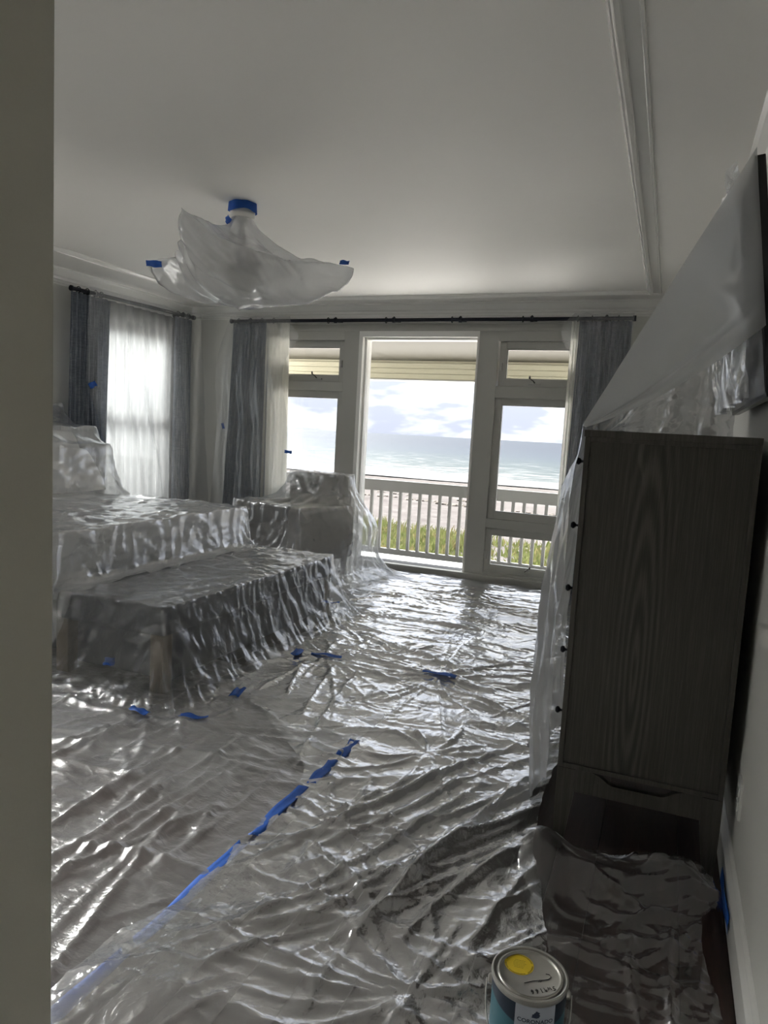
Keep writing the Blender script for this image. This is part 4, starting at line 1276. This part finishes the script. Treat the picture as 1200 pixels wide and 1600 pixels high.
obj('back_rail', B(DD - .03, DD - .006, .05, DW - .05, .215, z0 - .002), 'chest_edge', chest)

# plastic hanging down the chest front
nu, nv = 90, 140
u = np.linspace(0, 1, nu)[:, None]; v = np.linspace(0, 1, nv)[None, :]
y = 2.345 + u * 1.06 + 0 * v
bulge = smooth_curve([(0, 0.0), (.04, .012), (.12, .07), (.25, .105), (.45, .135), (.75, .15), (.92, .135), (1, .12)], v)
us = smooth_curve([(0, .16), (.06, .32), (.14, .55), (.30, .98), (.45, .85), (.6, 1.0), (.8, .9), (1, .8)], u)
x = -0.268 - bulge * us - .014 * np.sin(u * 17 + .8 * pnoise(u * 3, v * 2, 1)) * v * np.clip(u * 3, 0, 1)
z = 1.418 - v * (1.418 - .05) + .03 * (1 - u) * 0
hem = .035 + .20 * np.exp(-(u / .14) ** 2) * 1.0 + .02 * pnoise(u * 6, 0, 2)
z = 1.418 - v * (1.418 - hem)
P = np.stack(np.broadcast_arrays(x, y, z), -1)
P = crinkle(P, .014, 5.0, 6.0, (1, 1.5, .6))
P = crumple(P, (1.06, 1.4), 9, (.08, .2), .12, (-.5, .5), 5)
P[..., 0] = np.minimum(P[..., 0], -.262)
tag(grid_obj('plastic_sheet', P, 'film_chest'), 'milky plastic sheet hanging over the drawer fronts of the chest', 'plastic sheet', 'plastic sheets at the chest')

# ------------------------------------------------------------------ television on the right wall
TVY0, TVY1, TVZ0, TVZ1 = 2.20, 3.36, 1.515, 2.155
tv = thing('television', 'black flat television tilted forward on the right wall', 'television', (XR - .045, (TVY0 + TVY1) / 2, TVZ0))
hw, hh_ = (TVY1 - TVY0) / 2, TVZ1 - TVZ0
tilt = math.radians(-8.3)
bm = B(-.018, .010, -hw, hw, 0, hh_)
bd = obj('body', bm, 'tv_black', tv, bevel=.003)
bd.rotation_euler = (0, tilt, 0)
s_o = obj('screen', B(-.0195, -.0175, -hw + .008, hw - .008, .012, hh_ - .008), 'tv_screen', tv)
s_o.rotation_euler = (0, tilt, 0)
obj('wall_mount', B((-.03, .044, -.2, .2, .22, .42),), 'black_metal', tv)
bm = bmesh.new()
box(bm, -.010, .018, -hw + .1, hw - .1, .03, .20)
rb = obj('rear_housing', bm, 'tv_black', tv, bevel=.004)

# sheet stretched from the television to the chest top
def bez(p, q, t, sag=0.0, ax=2):
    r = p + (q - p) * t
    r[..., ax] -= sag * 4 * (t[..., 0]) * (1 - t[..., 0])
    return r
# near flap: triangle tv top corner -> tv side -> chest corner, rolled at its lower edge
nu, nv = 70, 60
u = np.linspace(0, 1, nu)[:, None, None]; v = np.linspace(0, 1, nv)[None, :, None]
a0 = np.array([0.138, 2.185, 2.162]); a1 = np.array([0.205, 2.175, 1.70])
b0 = np.array([-0.266, 2.345, 1.418]); b1 = np.array([-0.255, 2.36, 1.415])
top = a0 + (b0 - a0) * u
low = a1 + (b1 - a1) * u
sag = 4 * u * (1 - u)
low = low - np.array([0, 0.02, .035]) * sag
P = top + (low - top) * v
prof_ = np.sin(np.pi * v)
P = P + np.array([0.02, -.05, 0]) * prof_ * sag
P = P + np.array([0, -.03, .0]) * np.exp(-((v - .86) / .05) ** 2) * sag
P[..., 1] += .012 * pnoise(P[..., 0] * 6, P[..., 2] * 6, 3)
P = crinkle(P, .006, 4.0, 3.0)
tag(grid_obj('plastic_sheet', P, 'film_smooth'), 'smooth plastic sheet stretched from television corner to chest corner', 'plastic sheet', 'plastic sheets at the chest')
# top sheet going back along the television
nu, nv = 60, 90
u = np.linspace(0, 1, nu)[:, None]; v = np.linspace(0, 1, nv)[None, :]
y = lerp(2.27 + .09 * u, 3.34 + .02 * u, v)
x = lerp(.132, -.262, u) + 0 * v
zz = lerp(2.150, 1.418, u) - .10 * 4 * u * (1 - u) * (.35 + .65 * np.sin(np.pi * v)) + .015 * np.sin(v * 16 + u * 2)
P = crinkle(np.stack(np.broadcast_arrays(x, y, zz), -1), .014, 4.0, 2.0)
tag(grid_obj('plastic_sheet', P, 'film_curtain'), 'plastic sheet sloping from the television top to the chest top', 'plastic sheet', 'plastic sheets at the chest')
# far end: film hanging in folds behind the flap
nu, nv = 110, 70
u = np.linspace(0, 1, nu)[:, None]; v = np.linspace(0, 1, nv)[None, :]
x = lerp(-.24, .225, u) + .03 * (u - .5) * v
fold_ = np.sin(u * 21 + 1.5 * pnoise(u * 4, v * 1.5, 7))
y = 3.36 + .035 * np.sign(fold_) * np.abs(fold_) ** .6 - .10 * v * (1 - u) + .03 * pnoise(u * 5, v * 3, 8)
zt = lerp(1.44, 2.14, u)
z = zt + (1.414 - zt) * v
P = crinkle(np.stack(np.broadcast_arrays(x, y, z), -1), .022, 7.0, 9.0)
P = crumple(P, (.6, .7), 12, (.06, .18), .25, n=5)
P[..., 2] = np.maximum(P[..., 2], 1.409)
tag(grid_obj('plastic_sheet', P, 'film_folds'), 'crumpled plastic hanging in folds behind the chest top', 'plastic sheet', 'plastic sheets at the chest')

# film clinging to the television screen
nu, nv = 120, 60
u = np.linspace(0, 1, nu)[:, None]; v = np.linspace(0, 1, nv)[None, :]
y = lerp(2.24, 3.40, u) + 0 * v
z = lerp(2.15, 1.512, v) + 0 * u
fold_ = np.sin(u * 27 + 1.6 * pnoise(u * 5, v * 1.5, 3))
x = lerp(.118, .205, v) - .022 - .020 * fold_ - .03 * v * np.abs(pnoise(u * 4, v, 6))
P = crumple(np.stack(np.broadcast_arrays(x, y, z), -1), (1.16, .64), 14, (.06, .18), .22, n=5)
tag(grid_obj('plastic_sheet', P, 'film_folds'), 'crumpled plastic clinging to the television screen', 'plastic sheet', 'plastic sheets at the chest')

# outlet plate on the right wall
ot = thing('outlet', 'white outlet plate low on the right wall by the chest', 'outlet', (XR, 2.30, .335))
obj('plate', B(-.008, 0, -.036, .036, -.057, .057), 'white_plastic', ot, bevel=.002)
for s in (-.022, .022):
    q = obj('socket', B(-.011, -.007, -.017, .017, s - .014, s + .014), 'white_plastic', ot, bevel=.001)
    obj('slot', B((-.0115, -.0108, -.008, -.006, s - .004, s + .005), (-.0115, -.0108, .006, .008, s - .004, s + .005)), 'ink_black', q)

# loose plastic on the floor before the chest
Lz = Height(-0.36, 0.275, 1.02, 2.50, 0.0075)
Lz.star((0.26, 2.22), 18, (.15, .5), .010, .020, PI * .6, PI * 1.5)
for q in range(34):
    Lz.fold((random.uniform(-.32, .1), random.uniform(1.75, 2.35)), math.radians(random.uniform(-20, 35)), random.uniform(.15, .5), random.uniform(.006, .014), random.uniform(.006, .020), random.gauss(0, .04))
for q in range(60):
    Lz.fold((random.uniform(-.2, .15), random.uniform(1.1, 2.1)), math.radians(random.uniform(-12, 14)), random.uniform(.08, .35), random.uniform(.005, .009), random.uniform(.004, .010), random.gauss(0, .02))
for q in range(10):
    Lz.fold((random.uniform(.05, .2), random.uniform(1.15, 1.7)), math.radians(random.uniform(70, 110)), random.uniform(.2, .5), .008, random.uniform(.008, .016), random.gauss(0, .03))
ly_ = Lz.Y - .18 * (Lz.X - .05) * 0
ridge_c = 2.20 + .03 * np.sin(Lz.X * 9)
puff = .085 * np.exp(-((ly_ - ridge_c) / .11) ** 2) * np.clip((.27 - Lz.X) / .10, .25, 1) + .05 * np.exp(-((Lz.X + .27) / .07) ** 2 - ((ly_ - 2.18) / .2) ** 2)
Z = .012 + facets(Lz.X, Lz.Y, 51, (.06, .18), .06, n=5) + np.clip(Lz.H, -.006, .05) + puff + .010 * np.abs(pnoise(Lz.X * 5, Lz.Y * 5, 3))
yt = np.interp(Lz.X, [-.36, -.30, -.20, -.05, .10, .20, .28], [2.30, 2.385, 2.36, 2.355, 2.355, 2.30, 2.24]) + .012 * pnoise(Lz.X * 12, 0, 2)
xr_ = np.interp(Lz.Y, [1.0, 1.5, 1.8, 2.0, 2.10, 2.16, 2.3, 2.5], [.30, .258, .235, .20, .20, .262, .264, .264])
xl_ = np.interp(Lz.Y, [1.0, 1.5, 1.9, 2.1, 2.3, 2.5], [-.10, -.12, -.20, -.32, -.33, -.32]) + .02 * pnoise(Lz.Y * 8, 0, 4)
keep = (Lz.Y <= yt + Lz.d) & (Lz.X <= xr_ + Lz.d) & (Lz.X >= xl_ - Lz.d)
tag(masked_grid('plastic_sheet', np.clip(Lz.X, xl_, np.minimum(xr_, .264)), np.minimum(Lz.Y, yt), Z, keep, 'film_loose'), 'loose clear plastic on the dark floor before the chest', 'plastic sheet', 'plastic sheets on the floor')

# ------------------------------------------------------------------ ceiling fan in its wrapping
FX, FY = -2.36, 3.57
fan = thing('ceiling_fan', 'ceiling fan wrapped in plastic hanging over the bed foot', 'ceiling fan', (FX, FY, ZC))
obj('canopy', lathe(bmesh.new(), [(.07, 0), (.07, -.05), (.066, -.085), (.045, -.10), (.02, -.105)], (0, 0, 0), 32), 'fan_white', fan, smooth='auto')
obj('downrod', tube(bmesh.new(), [(0, 0, -.10), (0, 0, -.25)], .016, 14), 'fan_grey', fan, smooth='auto')
obj('motor_housing', lathe(bmesh.new(), [(.03, -.26), (.09, -.28), (.115, -.31), (.115, -.36), (.10, -.39), (.05, -.405), (0, -.407)], (0, 0, 0), 32), 'fan_grey', fan, smooth='auto')
obj('lamp_bowl', lathe(bmesh.new(), [(.09, -.395), (.095, -.42), (.08, -.46), (.05, -.48), (0, -.488)], (0, 0, 0), 32), 'fan_white', fan, smooth='auto')
for q in range(4):
    a = math.radians(12 + 90 * q)
    bm = bmesh.new()
    pl = [(.10, -.03), (.18, -.05), (.36, -.055), (.39, -.04), (.39, .04), (.36, .055), (.18, .05), (.10, .03)]
    tp = [bm.verts.new((x_, y_, -.350 + y_ * .15)) for x_, y_ in pl]
    bt = [bm.verts.new((x_, y_, -.359 + y_ * .15)) for x_, y_ in pl]
    bm.faces.new(tp); bm.faces.new(bt[::-1])
    for j in range(8):
        bm.faces.new((tp[j], bt[j], bt[(j + 1) % 8], tp[(j + 1) % 8]))
    bl = obj('blade', bm, 'fan_white', fan)
    bl.rotation_euler = (0, 0, a)
# cover: polar surface from the canopy over the blade tips and under the belly
na, nr = 220, 110
th = np.linspace(0, 2 * PI, na)[:, None]
t = np.linspace(0, 1, nr)[None, :]
def lobes(c, w, h):
    d_ = np.angle(np.exp(1j * (th - math.radians(c))))
    return h * np.exp(-np.abs(d_ / math.radians(w)) ** 1.3)
R_out = .34 + lobes(14, 10, .33) + lobes(-92, 16, .16) + lobes(-60, 25, .06) + lobes(192, 7, .22) + lobes(105, 20, .16)
z_out = -.33 + lobes(-95, 17, .165) + lobes(14, 14, -.005) + lobes(192, 10, .015)
belly = -.56 + lobes(-60, 60, -.03)
t1 = np.clip(t / .48, 0, 1); t2 = np.clip((t - .48) / .52, 0, 1)
r_top = .062 + (R_out - .062) * t1 ** 1.15
z_top = -.085 + (z_out + .085) * t1 ** .70 - .045 * np.sin(np.pi * t1)
r_bot = R_out * (1 - t2 ** 1.7) ** .8
z_bot = z_out + (belly - z_out) * np.sin(t2 * np.pi / 2) ** .95
rr = np.where(t < .48, r_top, r_bot)
zz = np.where(t < .48, z_top, z_bot)
wr = 1 + .035 * (tri(th * 9 / (2 * PI) + .5 * pnoise(np.cos(th) * 2, np.sin(th) * 2, t * 2)) - .5) * np.sin(np.pi * t) + .06 * pnoise(np.cos(th) * 2.3, np.sin(th) * 2.3, t * 2.5 + 3) * np.sin(np.pi * t)
P = np.stack(np.broadcast_arrays(FX + rr * wr * np.cos(th), FY + rr * wr * np.sin(th), ZC + zz), -1)
P = crinkle(P, .016, 4.5, 3.0)
U_, V_ = np.arctan2(P[..., 1] - FY, P[..., 0] - FX), P[..., 2]
sn = np.abs(np.sin((th + .3) / 2))
P = P + normals(P) * (facets(P[..., 0] * 1.2 + P[..., 2], P[..., 1] + P[..., 2] * .6, 17, (.08, .24), .24, n=6) * np.sin(np.pi * np.clip(t * 1.1, 0, 1)) ** .5)[..., None]
P[..., 2] = np.minimum(P[..., 2], ZC - .03)
P[-1] = P[0]
tipR = P[np.unravel_index(np.argmax(P[..., 0]), P.shape[:2])]
tipL = P[np.unravel_index(np.argmin(P[..., 0]), P.shape[:2])]
tag(grid_obj('plastic_cover', P, 'film_fan'), 'cloudy plastic wrap bagged around the ceiling fan', 'plastic cover')
# tape ring round the canopy and tabs at the blade tips
bm = bmesh.new()
n_ = 40
r0_ = [[], []]
for j in range(n_ + 1):
    a = 2 * PI * j / n_
    r_ = .0765 + .003 * math.sin(a * 7)
    r0_[0].append(bm.verts.new((FX + r_ * math.cos(a), FY + r_ * math.sin(a), ZC - .002)))
    r0_[1].append(bm.verts.new((FX + (r_ + .004) * math.cos(a), FY + (r_ + .004) * math.sin(a), ZC - .052 - .006 * math.sin(a * 3 + 1))))
for j in range(n_):
    bm.faces.new((r0_[0][j], r0_[0][j + 1], r0_[1][j + 1], r0_[1][j]))
tag(obj('tape_strip', bm, 'blue_tape', smooth=True), 'blue tape ring around the fan canopy at the ceiling', 'tape', 'strips of blue painter tape')
def fan_pt(deg, r, z):
    a = math.radians(deg)
    return (FX + r * math.cos(a), FY + r * math.sin(a), ZC + z)
tape('blue tape tab on the left tip of the fan wrap', (tipL[0] + .065, tipL[1] - .03, tipL[2] - .012), .10, .035, -.1, nrm=(.1, -1, -.2), curl=.004, seed=1)
tape('blue tape tab below the fan canopy', fan_pt(240, .080, -.115), .045, .06, .8, nrm=(-.3, -1, -.2), curl=.004, seed=2)
tape('blue tape tab on the right tip of the fan wrap', (tipR[0] - .05, tipR[1] - .02, tipR[2] + .03), .06, .025, -.1, nrm=(0, -1, .3), curl=.003, seed=3)

# ------------------------------------------------------------------ paint can
CC = (-0.183, 1.500)
can = thing('paint_can', 'teal gallon paint can with silver lid and yellow sticker', 'paint can', (CC[0], CC[1], 0.012))
CR, CH = .0825, .178
obj('body', lathe(bmesh.new(), [(CR - .002, 0), (CR + .001, .002), (CR + .001, .008), (CR - .002, .011), (CR - .002, CH - .010)], (0, 0, 0), 64), 'can_teal', can, smooth='auto')
obj('rim', lathe(bmesh.new(), [(CR - .002, CH - .016), (CR, CH - .012), (CR + .002, CH - .004), (CR + .0015, CH), (CR - .002, CH + .0015), (CR - .005, CH), (CR - .006, CH - .006), (CR - .009, CH - .008), (CR - .011, CH - .002), (CR - .013, CH)], (0, 0, 0), 64, cap=False), 'can_metal', can, smooth='auto')
lid = obj('lid', lathe(bmesh.new(), [(CR - .0125, CH - .006), (CR - .0128, CH + .001), (CR - .015, CH + .0015), (CR - .017, CH - .002), (CR - .020, CH - .0035), (0, CH - .0033)], (0, 0, 0), 64), 'can_lid', can, smooth='auto')
to_cam = math.atan2(-CC[1], -CC[0])            # direction from the can toward the viewer
def cyl_patch(bm, a0, a1, zf0, zf1, r, n=32):
    rows = []
    for j in range(n + 1):
        a = a0 + (a1 - a0) * j / n
        f = j / n
        rows.append([bm.verts.new((r * math.cos(a), r * math.sin(a), zz_)) for zz_ in (zf0(f), zf1(f))])
    for j in range(n):
        bm.faces.new((rows[j][0], rows[j + 1][0], rows[j + 1][1], rows[j][1]))
    return bm
lab_c = to_cam + math.radians(14)
lw = math.radians(31)
obj('navy_band', cyl_patch(bmesh.new(), lab_c - lw - math.radians(75), lab_c - lw, lambda f: CH - .018 - .040 * (f ** .7), lambda f: CH - .013, CR - .0008), 'can_navy', can, smooth=True)
obj('navy_band', cyl_patch(bmesh.new(), lab_c + lw, lab_c + lw + math.radians(75), lambda f: CH - .018 - .040 * ((1 - f) ** .7), lambda f: CH - .013, CR - .0008), 'can_navy', can, smooth=True)
obj('white_label', cyl_patch(bmesh.new(), lab_c - lw, lab_c + lw, lambda f: .015, lambda f: CH - .013, CR - .0006), 'can_label', can, smooth=True)
def text_mesh(s, size):
    cu = bpy.data.curves.new('lettering', 'FONT')
    cu.body = s
    cu.size = size
    cu.align_x = 'CENTER'
    cu.offset = size * .018
    cu.resolution_u = 4
    to = bpy.data.objects.new('lettering', cu)
    COL.objects.link(to)
    dg = bpy.context.evaluated_depsgraph_get()
    me = bpy.data.meshes.new_from_object(to.evaluated_get(dg))
    bpy.data.objects.remove(to)
    bpy.data.curves.remove(cu)
    return me
def on_can(me, z, r, spread=1.0):
    bm = bmesh.new()
    bm.from_mesh(me)
    bmesh.ops.subdivide_edges(bm, edges=[e for e in bm.edges if e.calc_length() > .004], cuts=1)
    for v_ in bm.verts:
        a = lab_c + v_.co.x * spread / r
        v_.co = Vector((r * math.cos(a), r * math.sin(a), z + v_.co.y))
    return bm
obj('lettering', on_can(text_mesh('CORONADO', .0125), CH - .050, CR + .0001, 1.05), 'ink_navy', can)
# rider emblem above the lettering
em = [(-.010, -.001), (-.007, .003), (-.008, .006), (-.005, .006), (-.004, .009), (-.002, .008), (-.001, .013), (.001, .0135), (.002, .009), (.005, .011), (.008, .010), (.006, .007), (.009, .003), (.006, .003), (.007, -.001), (.003, .001), (.001, -.003), (-.002, .001), (-.006, -.002)]
me = bpy.data.meshes.new('emblem')
me.from_pydata([(x_, y_, 0) for x_, y_ in em], [], [list(range(len(em)))])
bm = on_can(me, CH - .0345, CR + .0001)
bmesh.ops.triangulate(bm, faces=bm.faces)
obj('emblem', bm, 'ink_navy', can)
# ears and bail wire
def cpt(a, r, z):
    return Vector((r * math.cos(a), r * math.sin(a), z))
ea = [to_cam - math.radians(88), to_cam + math.radians(92)]
for a in ea:
    bm = bmesh.new()
    tube(bm, [cpt(a, CR - .004, CH - .032), cpt(a, CR + .005, CH - .032), cpt(a, CR + .008, CH - .032)], [.011, .010, .005], 14)
    obj('ear', bm, 'can_metal', can, smooth='auto')
bm = bmesh.new()
pts = []
for q in range(25):
    f = q / 24
    a = ea[0] + (ea[1] - ea[0]) * f
    pts.append(cpt(a, CR + .010 + .006 * math.sin(PI * f), CH - .032 - .115 * math.sin(PI * f) ** .8))
tube(bm, pts, .0014, 6)
obj('bail', bm, 'can_metal', can, smooth=True)
# sticker and pen marks on the lid; e_r points to the viewer's right on the lid, e_u away from the viewer
e_u = Vector((-math.cos(to_cam), -math.sin(to_cam), 0))
e_r = Vector((e_u.y, -e_u.x, 0))
zl = CH - .0031
def lidp(a, b, dz=0.0):
    return e_r * a + e_u * b + Vector((0, 0, zl + dz))
bm = bmesh.new()
sc_ = (-.025, .023)
ring_v = [bm.verts.new(lidp(sc_[0] + .0325 * math.cos(w), sc_[1] + .0325 * math.sin(w), .0001)) for w in np.linspace(0, 2 * PI, 48, endpoint=False)]
bm.faces.new(ring_v)
stk = obj('sticker', bm, 'sticker_yellow', lid)
bm = bmesh.new()
for a0, a1 in ((20, 160), (185, 215), (225, 300), (315, 365)):
    w_ = math.radians(a0)
    while w_ < math.radians(a1):
        dw = math.radians(random.uniform(4, 7))
        q4 = [bm.verts.new(lidp(sc_[0] + r_ * math.cos(ww_), sc_[1] + r_ * math.sin(ww_), .0003)) for r_, ww_ in ((.0280, w_), (.0306, w_), (.0306, w_ + dw * .7), (.0280, w_ + dw * .7))]
        bm.faces.new(q4)
        w_ += dw
for row in range(6):
    b_ = .012 - row * .0045
    a_ = -.014 + abs(b_) * .35
    while a_ < .014 - abs(b_) * .35:
        L_ = random.uniform(.002, .005)
        q4 = [bm.verts.new(lidp(sc_[0] + a_ + i_, sc_[1] + b_ + j_, .0003)) for i_, j_ in ((0, 0), (L_ * .8, 0), (L_ * .8, .0011), (0, .0011))]
        bm.faces.new(q4)
        a_ += L_
obj('sticker_print', bm, 'sticker_ink', stk)
# handwriting, upside down as seen from here
bm = bmesh.new()
def stroke(pts_):
    tube(bm, [lidp(a_, b_, .0003) for a_, b_ in pts_], .0006, 5)
glyph = {'S': [[(.8, .9), (.4, 1), (.1, .8), (.7, .35), (.5, .02), (.1, .1)]], 'W': [[(0, .7), (.25, 0), (.5, .5), (.75, 0), (1, .7)]], '9': [[(.7, .7), (.3, .95), (.1, .7), (.4, .5), (.7, .75), (.65, 0)]], '1': [[(.4, 1), (.35, 0)]], '6': [[(.7, 1), (.3, .7), (.15, .3), (.4, 0), (.7, .2), (.5, .5), (.2, .35)]]}
def write(s, a0, b0, ang, size):
    ca_, sa2 = math.cos(ang), math.sin(ang)
    for i_, ch in enumerate(s):
        for st in glyph[ch]:
            stroke([(a0 + ((i_ * 1.15 + gx_) * size) * ca_ - gy_ * size * 1.25 * sa2, b0 + ((i_ * 1.15 + gx_) * size) * sa2 + gy_ * size * 1.25 * ca_) for gx_, gy_ in st])
write('SW9166', .054, -.019, PI + .50, .0088)
stroke([(-.010, -.030), (.008, -.018), (.026, -.010), (.040, -.003), (.046, .006), (.042, .012), (.034, .012)])
stroke([(.020, -.017), (.023, -.010)])
stroke([(.024, -.016), (.027, -.009)])
obj('handwriting', bm, 'ink_black', lid)
